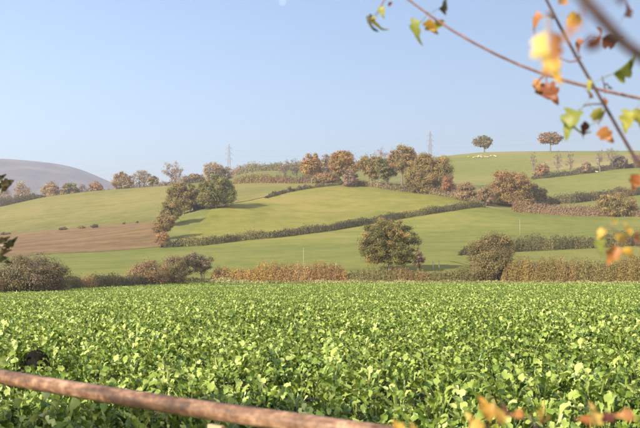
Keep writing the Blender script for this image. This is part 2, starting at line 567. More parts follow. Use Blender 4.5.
def mixpal(names, n, rng, clump=None):
    """per-leaf colours; clump (0..1 per leaf) steers which palette is used so neighbours match"""
    pals = [np.array(PAL[k]) for k in names]
    if clump is None: clump = rng.random(n)
    pi = np.clip(((clump + rng.normal(0, .10, n)) * len(pals)).astype(int), 0, len(pals) - 1)
    out = np.zeros((n, 3))
    for k, p in enumerate(pals):
        m = pi == k
        out[m] = p[rng.integers(0, len(p), m.sum())] * .5 + p.mean(0) * .5
    out = out * np.array([1.47, 1.60, 1.30])
    out = out * .9 + out.mean(1, keepdims=True) * .1
    return out * rng.uniform(.82, 1.2, (n, 1)) * rng.uniform(.93, 1.07, (n, 3))

def curve(p0, p1, rng, n=5, sag=.12, up=0.0):
    t = np.linspace(0, 1, n)[:, None]
    L = np.linalg.norm(p1 - p0)
    off = rng.normal(0, sag * L, 3) + np.array([0, 0, up * L])
    return p0 * (1 - t) + p1 * t + off * (4 * t * (1 - t)) * .5

def make_tree(name, label, cat, base, H, Wd, pals, seed, crown_base=.18, leaf=.3, cover=2.2, clusters=46, twig=1.0,
              squash=1.0, lean=(0, 0), trunk_r=None, multi=1, group=None, lump=.5, fan=0, low=False, loose=.07, top_bias=0.0, puff=1.0, thin=0.0):
    rng = np.random.default_rng(seed)
    base = np.asarray(base, float)
    root = empty(name, base)
    tag(root, label, cat, group)
    clusters = int(clusters * 1.45)
    if multi >= 3 and not fan: fan = 170
    R = Wd / 2
    zc0 = H * crown_base
    cz = (zc0 + H) / 2; rz = (H - zc0) / 2
    squat = multi >= 3 and crown_base < .1
    if squat: cz, rz = .36 * H, .62 * H
    if low: cz, rz = .45 * H, .55 * H
    # uneven crown envelope
    D = unit(16, rng); amp = rng.normal(0, lump, 16)
    def env(d):
        w = np.exp((d @ D.T - 1) * 7.0)
        return 1 + np.clip((w * amp).sum(1), -.45, .10)
    d = unit(clusters * 3, rng)
    r = rng.random(len(d)) ** (1 / 2.6) * env(d)
    C = d * r[:, None] * np.array([R * .86, R * .86 * squash, rz * .88]) + np.array([lean[0], lean[1], cz])
    C = C[C[:, 2] > (.05 * H if squat else zc0 * .75)]
    # keep them apart
    keep = []
    mind = .33 * (R * R * rz * 8 / clusters) ** (1 / 3)
    for c in C:
        if all(((c - k) ** 2).sum() > mind ** 2 for k in keep): keep.append(c)
        if len(keep) >= clusters: break
    C = np.array(keep); nc = len(C)
    rc = puff * .52 * (R * R * rz * 8 / max(nc, 1)) ** (1 / 3) * rng.uniform(.55, 1.25, nc)
    # skeleton
    tr = trunk_r or H * .028
    segs = []
    def add(P, r0, r1, own=0):
        k = np.linspace(r0, r1, len(P))
        for a in range(len(P) - 1): segs.append((P[a], P[a+1], k[a], k[a+1], own))
    stems = []
    for s in range(multi):
        off = np.array([0, 0, -.25]) if multi == 1 else np.array([rng.uniform(-.35, .35) * R, rng.uniform(-.3, .3) * R, -.25])
        top = np.array([lean[0] * .7 + rng.normal(0, .06 * R) + off[0] * 1.4, lean[1] * .7 + off[1] * 1.4, zc0 + (H - zc0) * rng.uniform(.45, .62)])
        P = curve(off, top, rng, 8, .05)
        add(P, tr * (1.25 if multi == 1 else .8), tr * .3, s); stems.append(P)
    npri = min(9, nc)
    far = [int(np.argmax(C[:, 2]))]
    while len(far) < npri:
        dd = np.min(np.stack([((C - C[f]) ** 2).sum(1) for f in far]), 0); far.append(int(np.argmax(dd)))
    pri = []
    for f in far:
        si = int(rng.integers(0, len(stems))); S = stems[si]
        zt = np.clip(C[f][2] * .62, zc0 * .55, None)
        k = int(np.argmin(np.abs(S[:, 2] - zt))); k = max(1, min(k, len(S) - 2))
        P = curve(S[k], C[f], rng, 6, .10, .10); pri.append((P, si)); add(P, tr * .42, tr * .09, si)
    for q in range(nc):
        if q in far: continue
        best = min(((np.linalg.norm(P[j] - C[q]), P[j], si) for P, si in pri for j in (2, 3, 4)), key=lambda t: t[0])
        add(curve(best[1], C[q], rng, 4, .12, .05), tr * .16, tr * .05, best[2])
    for own in range(multi):
        A = np.array([(*s[0], *s[1]) for s in segs if s[4] == own]); rr = np.array([(s[2], s[3]) for s in segs if s[4] == own])
        V, Q = tubes(A[:, :3], A[:, 3:], rr[:, 0], rr[:, 1], 5)
        obj('trunk', mesh_np('trunk', V, Q, smooth=True), M_BARK, root)
    # twigs
    nt = int(nc * 4.2 * twig)
    if nt:
        ci = rng.integers(0, nc, nt)
        dirs = unit(nt, rng) + np.array([0, 0, .35]); dirs /= np.linalg.norm(dirs, axis=1, keepdims=True)
        L = rc[ci] * rng.uniform(.5, 1.15, nt)
        p0 = C[ci] + rng.normal(0, .15, (nt, 3)) * rc[ci][:, None]; p1 = C[ci] + dirs * L[:, None]
        f0 = p0 + (p1 - p0) * rng.uniform(.25, .7, (nt, 1)); f1 = f0 + (dirs + unit(nt, rng) * .8) * (L * .5)[:, None]
        tw = max(tr * .04, leaf * .06)
        V, Q = join([tubes(p0, p1, tw, tw * .4, 3), tubes(f0, f1, tw * .7, tw * .3, 3)])
        t = obj('twigs', mesh_np('twigs', V, Q), M_TWIG, root); t['kind'] = 'stuff'
    if fan:
        th = rng.uniform(0, 6.283, fan); ph_ = rng.uniform(.15, 1.45, fan)
        dd = np.stack([np.cos(th) * np.cos(ph_), np.sin(th) * np.cos(ph_), np.sin(ph_)], 1)
        tip = dd * env(dd)[:, None] * np.array([R, R * squash, 1]) * rng.uniform(.8, 1.06, (fan, 1)); tip[:, 2] = dd[:, 2] * H * rng.uniform(.75, 1.04, fan)
        foot = tip * np.array([.5, .5, 0]) + rng.normal(0, .06 * R, (fan, 3)) * np.array([1, 1, 0]); foot[:, 2] = -.1
        mdl = foot * .5 + tip * .5 + np.stack([-tip[:, 0] * .08, -tip[:, 1] * .08, np.full(fan, .05 * H)], 1)
        fw = max(.014, leaf * .11)
        V, Q = join([tubes(foot, mdl, fw * 1.6, fw, 3), tubes(mdl, tip, fw, fw * .4, 3)])
        t = obj('stems', mesh_np('stems', V, Q), M_TWIG, root); t['kind'] = 'stuff'
    # leaves, in clumps
    area = 4 * np.pi * (rc ** 2)
    nl = np.maximum((cover * .5 * area / (leaf * leaf * .75)).astype(int), 3)
    if thin: nl = (nl * rng.uniform(1 - thin, 1, nc)).astype(int)
    ci = np.repeat(np.arange(nc), nl); n = len(ci)
    d = unit(n, rng)
    rad = rng.random(n) ** .5 * (1 + .34 * rng.normal(0, 1, n) * (rng.random(n) < .45))
    Pn = C[ci] + d * (rad * rc[ci])[:, None] * np.array([1, 1, .72])
    # part of the leafage is not in clumps and softens them
    lo = rng.random(n) < loose
    dl_ = unit(n, rng); rl = rng.random(n) ** .5 * env(dl_) * 1.0
    Pl = dl_ * rl[:, None] * np.array([R, R * squash, rz]) + np.array([lean[0], lean[1], cz])
    Pn = np.where(lo[:, None], Pl, Pn); d = np.where(lo[:, None], dl_, d)
    Pn[:, 2] = np.where(Pn[:, 2] < .05 * H, rng.uniform(.02, .25, n) * H, Pn[:, 2])
    out = d + unit(n, rng) * .6 + np.array([0, 0, .25]); out /= np.linalg.norm(out, axis=1, keepdims=True)
    V, Q = leaf_quads(Pn, out, leaf, rng)
    cl = rng.random(nc)[ci] * rng.uniform(.85, 1.15, nc)[ci]
    col = mixpal(pals, n, rng, np.clip(cl, 0, .999)) * rng.uniform(.8, 1.2, nc)[ci][:, None]
    cr = obj('crown', mesh_np('crown', V, Q, fcol=col), M_FOL, root); cr['kind'] = 'stuff'
    return root

def px_tree(name, label, cat, px, py_base, py_top, w_px, pals, seed, Y=None, **kw):
    """a tree from its photo box: it stands where its foot meets the ground (or at distance Y when the foot is hidden)"""
    if Y is None:
        b = hit(px, py_base)
    else:
        x = pixdir(px, 262)[0] * Y
        b = np.array([x, Y, h1(x, Y)])
    top = at_depth(px, py_top, b[1])[2]
    H = max(top - b[2], 1.0)
    Wd = w_px / F * b[1]
    pxm = b[1] / F
    kw.setdefault('leaf', max(pxm * .80, .12))
    kw.setdefault('squash', min(1.0, 7.0 / max(Wd, 1e-3)) if Wd > 9 else 1.0)
    return make_tree(name, label, cat, b, H, Wd, pals, seed, **kw)

def make_hedge(name, label, line, hgt, wid, pals, seed, leaf=.2, cover=2.4, lump=.18, twig=1.3, patch=3.0, hfun=None, upright=0.4, cat='hedge', gaps=0.0, stems=True):
    """line: ground polyline (x, y). hgt, wid in metres."""
    rng = np.random.default_rng(seed)
    L = resample(line, 200)
    dl = np.concatenate([[0], np.cumsum(np.linalg.norm(np.diff(L, axis=0), axis=1))]); tot = dl[-1]
    mid = L[len(L) // 2]
    org = np.array([mid[0], mid[1], h1(*mid)])
    root = empty(name, org); tag(root, label, cat)
    tang = np.gradient(L, axis=0); tang /= np.linalg.norm(tang, axis=1, keepdims=True)
    nrm = np.stack([-tang[:, 1], tang[:, 0]], 1)
    ph = rng.uniform(0, 6.28, 12); fr = np.array([.35, .6, 1.0, 1.7, 2.6, 4.1]) * (2.2 / max(hgt, .8))
    def nz(s, k0=0):
        return sum(np.sin(s * fr[k] + ph[(k + k0) % 12]) / (1 + .55 * k) for k in range(6)) / 2.1
    def H(s):
        h = hgt * (1 + lump * nz(s))
        if hfun is not None: h = h * np.interp(s / tot, hfun[0], hfun[1])
        e = np.minimum(s, tot - s)
        return h * np.clip(.35 + e / (wid * .6), 0, 1)
    surf = tot * (2 * hgt + wid) * (np.mean(hfun[1]) if hfun is not None else 1)
    n = int(cover * .68 * surf / (leaf * leaf * .75))
    s = rng.uniform(0, tot, n)
    if gaps:
        s = s[rng.random(n) > gaps * (nz(s * 1.7, 5) > .25)]; n = len(s)
    a = rng.uniform(-.12, np.pi + .12, n)                      # section angle
    rad = 1 - .55 * rng.random(n) ** 1.7 + .10 * rng.normal(0, 1, n)
    lum = 1 + .22 * np.sin(s * fr[3] * 2 + a * 2 + ph[3]) * np.sin(s * fr[4] + ph[7])
    sec = np.sign(np.cos(a)) * np.abs(np.cos(a)) ** .8 * wid / 2 * rad * lum
    up = np.clip(np.abs(np.sin(a)), 0, 1) ** .85 * rad * H(s) * np.sqrt(lum)
    wild = rng.random(n) < .07
    up = up + wild * rng.uniform(0, .24, n) * hgt
    x = np.interp(s, dl, L[:, 0]) + np.interp(s, dl, nrm[:, 0]) * sec
    y = np.interp(s, dl, L[:, 1]) + np.interp(s, dl, nrm[:, 1]) * sec
    z = height(x, y) + np.maximum(up, .04)
    Pn = np.stack([x, y, z], 1) - org
    nx = np.interp(s, dl, nrm[:, 0]) * np.cos(a); ny = np.interp(s, dl, nrm[:, 1]) * np.cos(a)
    out = np.stack([nx, ny, np.sin(a) * .9], 1) + unit(n, rng) * .65
    out /= np.linalg.norm(out, axis=1, keepdims=True)
    V, Q = leaf_quads(Pn, out, leaf, rng)
    # neighbouring shrubs differ in colour
    nk = max(3, int(tot / patch)); ks = np.sort(rng.uniform(0, tot, nk)); kv = rng.random(nk); kb = rng.uniform(.86, 1.14, nk)
    idx = np.clip(np.searchsorted(ks, s + rng.normal(0, patch * .14, n) + np.sin(up * 2.0 / hgt + ph[2]) * patch * .12), 0, nk - 1)
    col = mixpal(pals, n, rng, np.clip(kv[idx], 0, .999)) * kb[idx][:, None]
    f = obj('foliage', mesh_np('foliage', V, Q, fcol=col), M_FOL, root); f['kind'] = 'stuff'
    if stems:
        m = int(tot / max(.35, leaf) * 3.4 * twig)
        s = rng.uniform(0, tot, m); sec = rng.normal(0, wid * .2, m)
        x = np.interp(s, dl, L[:, 0]) + np.interp(s, dl, nrm[:, 0]) * sec; y = np.interp(s, dl, L[:, 1]) + np.interp(s, dl, nrm[:, 1]) * sec
        p0 = np.stack([x, y, height(x, y) - .1], 1) - org
        p1 = p0 + np.stack([rng.normal(0, .22, m) * hgt, rng.normal(0, .18, m) * hgt, H(s) * rng.uniform(.75, 1.14, m)], 1)
        mdl = p0 * .45 + p1 * .55 + rng.normal(0, .05 * hgt, (m, 3))
        r = max(.018, leaf * .09)
        V, Q = join([tubes(p0, mdl, r * 1.5, r, 3), tubes(mdl, p1, r, r * .35, 3)])
        t = obj('stems', mesh_np('stems', V, Q), M_TWIG, root); t['kind'] = 'stuff'
    return root

def px_hedge(name, label, pts, h_px, pals, seed, wid=1.6, **kw):
    W = []
    for p in pts:
        if len(p) == 3: W.append((pixdir(p[0], 262)[0] * p[2], p[2]))
        else:
            q = hit(*p); W.append((q[0], q[1]))
    Ym = np.mean([w[1] for w in W])
    kw.setdefault('leaf', max(Ym / F * .74, .11))
    return make_hedge(name, label, W, .92 * h_px * Ym / F, wid, pals, seed, **kw)

# ---- the hedges round the crop field (nearest first)
px_tree('bush', 'large dark brown bush at far left edge of the crop field', 'bush', 32, 294, 253, 74, ['dark', 'hedge', 'hedge', 'plum'], 11, Y=88, crown_base=.02, clusters=90, multi=7, cover=.95, twig=3.0, leaf=.10, trunk_r=.07, lump=.25, fan=400, loose=.3)
px_hedge('hedge', 'low dark clipped hedge right of the large left bush', [(-34.0 / 60 * F + 320, 0, 60), (-20, 0, 82), (62, 0, 97), (100, 0, 109), (150, 0, 123.5)], 16, ['dark', 'hedge', 'brown'], 12, wid=1.4, hfun=([0, .3, .5, .75, 1], [.95, .9, .95, 1.0, .95]), twig=1.6)
px_tree('bush', 'rounded reddish brown bush rising from the low left hedge', 'bush', 147, 286, 260, 46, ['brown', 'pink', 'hedge', 'brown'], 13, Y=124, crown_base=.0, clusters=50, multi=6, cover=.9, twig=3, trunk_r=.06, lump=.25, fan=320, loose=.3)
px_tree('bush', 'twiggy upright brown bush just left of the arching thorn', 'bush', 174, 285, 251, 33, ['hedge', 'olive', 'brown'], 14, Y=129.5, crown_base=.03, clusters=46, multi=6, cover=.7, twig=3.5, trunk_r=.06, lump=.25, fan=320, loose=.3)
px_tree('thorn_tree', 'dark arching thorn tree leaning left over the pale verge', 'tree', 204, 284, 250, 34, ['hedge', 'plum', 'dark'], 15, Y=132.5, crown_base=.22, clusters=44, multi=3, cover=.7, twig=3.6, fan=1, lean=(-.9, 0), trunk_r=.09, lump=.3)
px_hedge('hedge', 'bright orange and rust autumn hedge left of the oak', [(211, 0, 133), (260, 0, 133), (310, 0, 133), (349, 0, 133)], 18.5, ['orange', 'gold', 'rust', 'orange', 'pink', 'orange'], 16, wid=1.9, patch=2.6, lump=.28, cover=2.6, twig=1.4, hfun=([0, .06, .3, .5, .92, 1], [.75, .95, 1.05, .95, 1.02, .7]))
px_hedge('hedge', 'low olive brown hedge in front of the oak', [(346, 0, 133.4), (400, 0, 133.4), (440, 0, 133.4), (472, 0, 133.4)], 12.5, ['olive', 'brown', 'gold', 'olive'], 17, wid=1.7, patch=2.4, lump=.3, cover=2.6)
px_tree('bush', 'big domed reddish brown bush between the two front hedges', 'bush', 491, 285, 232, 62, ['olive', 'hedge', 'brown', 'olive', 'hedge'], 18, Y=134.5, crown_base=.04, clusters=90, multi=8, cover=1.0, twig=3.2, trunk_r=.08, lump=.5, fan=400, loose=.3)
px_hedge('hedge', 'tall orange brown hedge at right edge of the crop field', [(500, 0, 132.4), (540, 0, 132.4), (600, 0, 132.4), (655, 0, 132.4), (720, 0, 132.4)], 26.5, ['gold', 'olive', 'gold', 'brown', 'gold'], 19, wid=2.6, patch=2.2, lump=.25, cover=3.0, hfun=([0, .08, .2, .45, 1], [.72, .95, 1.04, 1.0, .92]), twig=1.4)

# ---- the oak and its small neighbour
px_tree('oak_tree', 'broad olive brown oak standing alone behind the front hedge', 'tree', 390, 271.5, 216, 68, ['oak', 'green', 'oak', 'olive', 'gold'], 21, crown_base=.22, clusters=125, leaf=.125, cover=1.1, lump=.18, puff=.86, low=True, trunk_r=.34, twig=1.2)
px_tree('sapling', 'small pinkish brown sapling at the right side of the oak', 'tree', 418.5, 272.5, 247, 14, ['pink', 'plum', 'brown'], 22, crown_base=.1, clusters=22, cover=1.3, twig=2.0)

# ---- middle distance hedges
px_hedge('hedge', 'long dark hedge climbing diagonally across the middle hillside', [(163, 248), (200, 246), (240, 241), (280, 237.5), (330, 231), (370, 224), (410, 217.3), (450, 211.2), (484, 207)], 7.8, ['dark', 'hedge', 'dark', 'olive'], 23, wid=1.7, patch=5, lump=.22)
px_hedge('hedge', 'dark bushy hedge crossing the right pasture behind the tall hedge', [(462, 256), (490, 254), (515, 252.3), (560, 250.3), (600, 248.4), (640, 246), (690, 244)], 15.5, ['dark', 'hedge', 'brown', 'dark', 'olive'], 24, wid=2.4, patch=4, lump=.2, hfun=([0, .06, .2, .5, 1], [.25, .7, .95, 1, 1]))
px_hedge('hedge', 'clipped reddish brown hedge along the top of right pasture', [(512, 211.5), (540, 214), (570, 215.7), (605, 216.5), (650, 217), (700, 217)], 11, ['pink', 'brown', 'rust', 'brown'], 25, wid=2.0, patch=6, lump=.06)
px_hedge('hedge', 'dark hedge running up right under the steep green bank', [(528, 205), (550, 204.3), (575, 203), (600, 199.5), (640, 194.5), (690, 191)], 9, ['dark', 'hedge', 'dark', 'brown'], 26, wid=2.2, patch=5, lump=.2)
px_tree('bush', 'golden brown spreading bush on the clipped reddish right hedge', 'bush', 617, 216, 190, 40, ['gold', 'brown', 'olive', 'gold'], 27, Y=297, crown_base=.05, clusters=40, multi=4, cover=1.6)
px_hedge('hedge', 'distant dark hedge with scrub climbing the far right hillside', [(532, 179.5), (545, 178.4), (575, 175), (600, 171.5), (640, 166.8), (690, 162)], 5.5, ['dark', 'hedge', 'plum', 'olive'], 28, wid=2.4, patch=7, lump=.35)

# ---- right hillside trees
RH = [('bush', 'round orange brown bush at left end of the far right hedge', 'bush', 541, 178, 162, 18, ['brown', 'tan', 'rust'], dict(crown_base=.03, clusters=26, multi=4)),
      ('bush', 'dark plum coloured thicket highest on the far right hedge', 'bush', 621, 169, 154, 17, ['plum', 'dark', 'plum'], dict(crown_base=.03, clusters=26, multi=4)),
      ('bush', 'low grey brown scrub midway along the far right hedge', 'bush', 586, 173.5, 163, 17, ['plum', 'tan', 'hedge'], dict(crown_base=.02, clusters=22, multi=4)),
      ('tree', 'thin bare tree left of the far right hedge, half leafless', 'tree', 534, 178.5, 150, 8, ['pale'], dict(crown_base=.25, clusters=24, cover=.05, twig=3.5, trunk_r=.3)),
      ('tree', 'thin bare tree below the lone reddish ridge tree', 'tree', 558, 177, 150, 11, ['pale'], dict(crown_base=.25, clusters=26, cover=.05, twig=3.5, trunk_r=.3)),
      ('tree', 'slender leafless tree just right of the lone reddish ridge tree', 'tree', 570, 175.5, 151, 10, ['pale', 'tan'], dict(crown_base=.2, clusters=24, cover=.06, twig=3.5, trunk_r=.3)),
      ('tree', 'faint leafless tree right of the low grey scrub', 'tree', 600, 172, 149, 12, ['pale'], dict(crown_base=.2, clusters=24, cover=.05, twig=3.5, trunk_r=.3)),
      ('tree', 'bare spreading tree rising behind the plum thicket', 'tree', 612, 170, 146, 18, ['pale', 'tan'], dict(crown_base=.2, clusters=28, cover=.05, twig=3.5, trunk_r=.3)),
      ('tree', 'rust tinged bush at far right end of the hillside hedge', 'tree', 640, 168, 152, 18, ['rust', 'plum'], dict(crown_base=.1, clusters=24, multi=3)),
      ('oak_tree', 'lone dark round tree on the skyline above the sheep', 'tree', 484.5, 152.6, 135.5, 23, ['olive', 'green', 'brown'], dict(crown_base=.26, clusters=44, cover=1.3, lump=.4, leaf=.62, trunk_r=.5)),
      ('oak_tree', 'lone reddish brown flat topped tree on the right skyline', 'tree', 550.5, 152.4, 131.5, 29, ['plum', 'rust', 'brown'], dict(crown_base=.34, clusters=46, cover=1.05, lump=.4, leaf=.62, trunk_r=.5, twig=1.6))]
for i, (nm, lb, ct, px, pb, pt, w, pal, kw) in enumerate(RH):
    px_tree(nm, lb, ct, px, pb, pt, w, pal, 40 + i, group='trees on the right hillside', **kw)

# ---- the wood on the crest
WD = [('tree', 'russet tree at the left end of the crest wood', 312, 0, 153, 24, ['rust', 'brown', 'orange'], 372, {}),
      ('tree', 'grey plum half bare tree behind the russet left trees', 326, 0, 150.5, 24, ['plum', 'pale'], 392, dict(cover=.4, twig=3)),
      ('tree', 'tall orange brown tree standing third in the crest wood', 344, 0, 149, 31, ['rust', 'orange', 'brown', 'gold'], 370, {}),
      ('bush', 'low russet scrub filling between the left wood trees', 327, 0, 172, 28, ['rust', 'brown', 'olive'], 366, dict(crown_base=.02, multi=4)),
      ('bush', 'small mauve brown bush in front of the crest wood', 351, 187, 167, 17, ['plum', 'pink'], None, dict(crown_base=.05, multi=4, twig=2)),
      ('tree', 'wide olive brown tree left of centre in crest wood', 371, 0, 152.5, 30, ['olive', 'brown', 'gold'], 366, {}),
      ('tree', 'pale leafless treetop showing above the olive wood trees', 379, 0, 147, 26, ['pale', 'tan'], 400, dict(cover=.08, twig=3.5, trunk_r=.3)),
      ('tree', 'grey green tree left of the tall trunked tree', 387, 0, 151.5, 24, ['olive', 'green', 'olive'], 362, {}),
      ('tree', 'tallest golden brown tree with a visible pale trunk', 402, 188, 145, 30, ['gold', 'brown', 'olive', 'rust'], None, dict(crown_base=.28, trunk_r=.42)),
      ('conifer', 'small dark evergreen peeping between two golden wood trees', 414, 0, 156, 11, ['dark', 'green'], 352, dict(crown_base=.05, lump=.05)),
      ('oak_tree', 'massive domed golden olive tree at the wood right end', 430.5, 194, 154, 52, ['gold', 'olive', 'oak', 'gold', 'brown'], None, dict(crown_base=.04, clusters=85, multi=3, low=True)),
      ('bush', 'salmon pink small tree against the massive domed tree', 448.5, 196, 172, 20, ['pink', 'rust', 'rust'], None, dict(crown_base=.05, multi=3)),
      ('oak_tree', 'rounded tawny brown tree in front of the right hill', 513, 206.5, 164, 48, ['brown', 'gold', 'brown', 'rust'], None, dict(crown_base=.06, clusters=80, multi=3, cover=1.6, twig=2)),
      ('bush', 'dark shadowed thicket right of the rounded tawny tree', 535, 206, 184, 27, ['dark', 'hedge', 'plum'], None, dict(crown_base=.02, multi=5)),
      ('bush', 'yellowish olive bush left under the rounded tawny tree', 500, 205, 188, 18, ['olive', 'yellow', 'olive'], None, dict(crown_base=.02, multi=4)),
      ('bush', 'dull pink scrub bush right of the salmon tree', 466, 201, 182, 22, ['pink', 'tan', 'brown'], None, dict(crown_base=.02, multi=5, twig=2)),
      ('bush', 'brown scrub bush between pink scrub and yellowish bush', 484, 205, 184, 24, ['pink', 'brown', 'hedge'], None, dict(crown_base=.02, multi=5, twig=2))]
for i, (nm, lb, px, pb, pt, w, pal, Y, kw) in enumerate(WD):
    kw.setdefault('crown_base', .14); kw.setdefault('clusters', 46); kw.setdefault('cover', 1.9)
    px_tree(nm, lb, 'bush' if nm == 'bush' else 'tree', px, pb, pt, w, pal, 70 + i, Y=Y, group='trees of the crest wood', **kw)
px_hedge('hedge', 'low tan and dark underbrush along the foot of the wood', [(352, 185.5), (375, 187.5), (400, 191), (430, 194.5), (455, 198), (482, 205)], 7, ['hedge', 'tan', 'dark', 'brown'], 95, wid=2.4, patch=4, lump=.3)
px_hedge('hedge', 'olive and rust hedge along the top pasture below bare trees', [(232, 0, 412), (255, 0, 412), (290, 0, 404), (320, 0, 392), (340, 0, 380)], 8.5, ['olive', 'rust', 'dark', 'gold'], 96, wid=2.4, patch=6, lump=.3)
px_hedge('hedge', 'thin patchy hedge dividing middle and top pastures', [(266, 198.5), (282, 193.8), (300, 190), (322, 187), (345, 184.8)], 3.6, ['hedge', 'dark', 'olive'], 97, wid=1.6, patch=5, lump=.5, gaps=.8)
px_hedge('hedge', 'hazy pinkish brown tree line on the far central skyline', [(228, 0, 525), (250, 0, 522), (285, 0, 520), (330, 0, 515), (420, 0, 520)], 8.5, ['pink', 'tan', 'brown', 'olive'], 98, wid=5, patch=9, lump=.4)

# ---- the line of trees dropping to the mid hedge, and the left ridge
LT = [('oak_tree', 'dark green rounded oak with a long shadow on the slope', 'tree', 216, 208.5, 175, 45, ['green', 'green', 'oak', 'olive'], None, dict(crown_base=.1, clusters=60, trunk_r=.4, low=True)),
      ('tree', 'golden brown tree upper left of the dark green oak', 'tree', 183, 214, 183, 38, ['gold', 'oak', 'brown', 'olive'], None, dict(crown_base=.05, clusters=60, multi=2, lean=(0, 0))),
      ('tree', 'shaded brown tree tucked between golden tree and dark oak', 'tree', 197, 210, 184, 20, ['hedge', 'dark', 'brown'], None, dict(crown_base=.04, multi=3)),
      ('tree', 'lower golden olive tree halfway down the tree line', 'tree', 171, 226, 198, 25, ['gold', 'olive', 'oak'], None, dict(crown_base=.06, clusters=50, multi=2)),
      ('tree', 'lowest russet gold tree above the ploughed field corner', 'tree', 163, 240, 211, 24, ['brown', 'gold', 'rust', 'olive'], None, dict(crown_base=.12, clusters=46)),
      ('bush', 'low orange brown bush at the ploughed field corner', 'bush', 163, 247.5, 231, 15, ['rust', 'brown', 'rust'], None, dict(crown_base=.02, multi=4)),
      ('tree', 'pale brown tall tree behind the dark green oak', 'tree', 213, 0, 162, 27, ['tan', 'pale', 'tan'], 425, dict(crown_base=.1, cover=.5, twig=3, multi=2)),
      ('tree', 'smaller pale brown tree left behind the dark oak', 'tree', 224, 0, 164.5, 19, ['tan', 'pale'], 430, dict(crown_base=.1, cover=.45, twig=3)),
      ('bush', 'flat dark copse top on the ridge left of oak', 'bush', 194, 0, 173, 20, ['plum', 'dark', 'tan'], 462, dict(crown_base=.02, multi=5)),
      ('tree', 'bare grey branching tree on ridge above the golden tree', 'tree', 172, 0, 161.5, 24, ['pale', 'tan'], 462, dict(crown_base=.12, cover=.16, twig=3.4, multi=2)),
      ('tree', 'olive tan small dense tree on the left ridge', 'tree', 151.5, 0, 174, 13, ['brown', 'tan', 'olive'], 458, dict(crown_base=.05, multi=2)),
      ('tree', 'pale leafless spreading tree on the left ridge', 'tree', 141, 0, 166.5, 25, ['pale', 'tan'], 464, dict(crown_base=.12, cover=.22, twig=3.2, multi=2)),
      ('tree', 'tan brown bushy tree left of pale ridge tree', 'tree', 121.5, 0, 171.5, 25, ['tan', 'brown', 'tan'], 460, dict(crown_base=.05, cover=1.4, multi=3)),
      ('bush', 'small reddish tan clump where the far hill ends', 'bush', 96, 0, 180.5, 17, ['tan', 'rust'], 462, dict(crown_base=.03, multi=4)),
      ('tree', 'thin pale bare tree between the left ridge clumps', 'tree', 81, 0, 181.5, 12, ['pale'], 475, dict(crown_base=.1, cover=.12, twig=3.2)),
      ('tree', 'round dark olive tree in the left ridge copse', 'tree', 68.5, 0, 180.5, 18, ['olive', 'dark', 'brown'], 462, dict(crown_base=.03, multi=3)),
      ('tree', 'wide tan tree left of dark ridge copse tree', 'tree', 51, 0, 181.5, 27, ['tan', 'brown', 'tan'], 470, dict(crown_base=.03, multi=3, cover=1.4)),
      ('bush', 'small blue grey bush left of the tan ridge copse', 'bush', 31, 0, 192.5, 12, ['dark', 'plum'], 462, dict(crown_base=.03, multi=3)),
      ('tree', 'tall pale russet tree at far left under the hill', 'tree', 19, 0, 178.5, 21, ['tan', 'pink', 'pale'], 540, dict(crown_base=.08, cover=.6, twig=2.6)),
      ('tree', 'low pale tree cut by the left picture edge', 'tree', 1, 0, 189, 26, ['tan', 'pale'], 545, dict(crown_base=.05, cover=.7, twig=2.6)),
      ('bush', 'flat dark bush at left end of ploughed field top', 'bush', 6, 235, 233, 11, ['dark', 'hedge'], None, dict(crown_base=.0, multi=3, clusters=20)),
      ('bush', 'flat dark bush on the ploughed field upper edge', 'bush', 64, 230, 228, 11, ['dark', 'hedge'], None, dict(crown_base=.0, multi=3, clusters=20)),
      ('bush', 'low brownish tuft beside the roundest ploughed edge bush', 'bush', 82, 228.6, 227.5, 9, ['hedge', 'olive'], None, dict(crown_base=.0, multi=3, clusters=16)),
      ('bush', 'roundest dark bush on the ploughed field upper edge', 'bush', 95, 228, 224.2, 8, ['dark', 'hedge'], None, dict(crown_base=.0, multi=3, clusters=20)),
      ('bush', 'tiny shrub on ploughed edge, left of the pair', 'bush', 124, 224.6, 222.8, 3, ['hedge'], None, dict(crown_base=.0, multi=2, clusters=12)),
      ('bush', 'tiny upright shrub nearest the lowest russet gold tree', 'bush', 137, 223.4, 220.6, 3, ['hedge', 'dark'], None, dict(crown_base=.0, multi=2, clusters=12)),
      ('tree', 'bare tree with round head left of the crest wood', 'tree', 285, 0, 159, 17, ['pale', 'plum'], 408, dict(crown_base=.25, cover=.08, twig=3.5, trunk_r=.3)),
      ('tree', 'slimmer bare tree nearest the russet wood end', 'tree', 296.5, 0, 157.5, 14, ['pale', 'plum'], 410, dict(crown_base=.25, cover=.07, twig=3.5, trunk_r=.3))]
for i, (nm, lb, ct, px, pb, pt, w, pal, Y, kw) in enumerate(LT):
    kw.setdefault('clusters', 40); kw.setdefault('cover', 1.8)
    px_tree(nm, lb, ct, px, pb, pt, w, pal, 110 + i, Y=Y, group='trees of the left ridge and tree line', **kw)
px_hedge('hedge', 'dark shaded hedge descending from the left ridge to picture edge', [(-60, 214, 434), (0, 207, 433), (22, 202, 440), (45, 198, 444)], 9, ['dark', 'plum', 'dark'], 150, wid=2.5, patch=6, lump=.2, hfun=([0, .6, .85, 1], [1, 1, .6, .2]))
px_hedge('hedge', 'hazy thin hedge joining the trees along the left ridge', [(36, 0, 470), (70, 0, 474), (110, 0, 476), (150, 0, 476), (205, 0, 470)], 7, ['tan', 'pale', 'plum', 'tan'], 151, wid=2.5, patch=7, lump=.5, cover=1.2, twig=2.0)

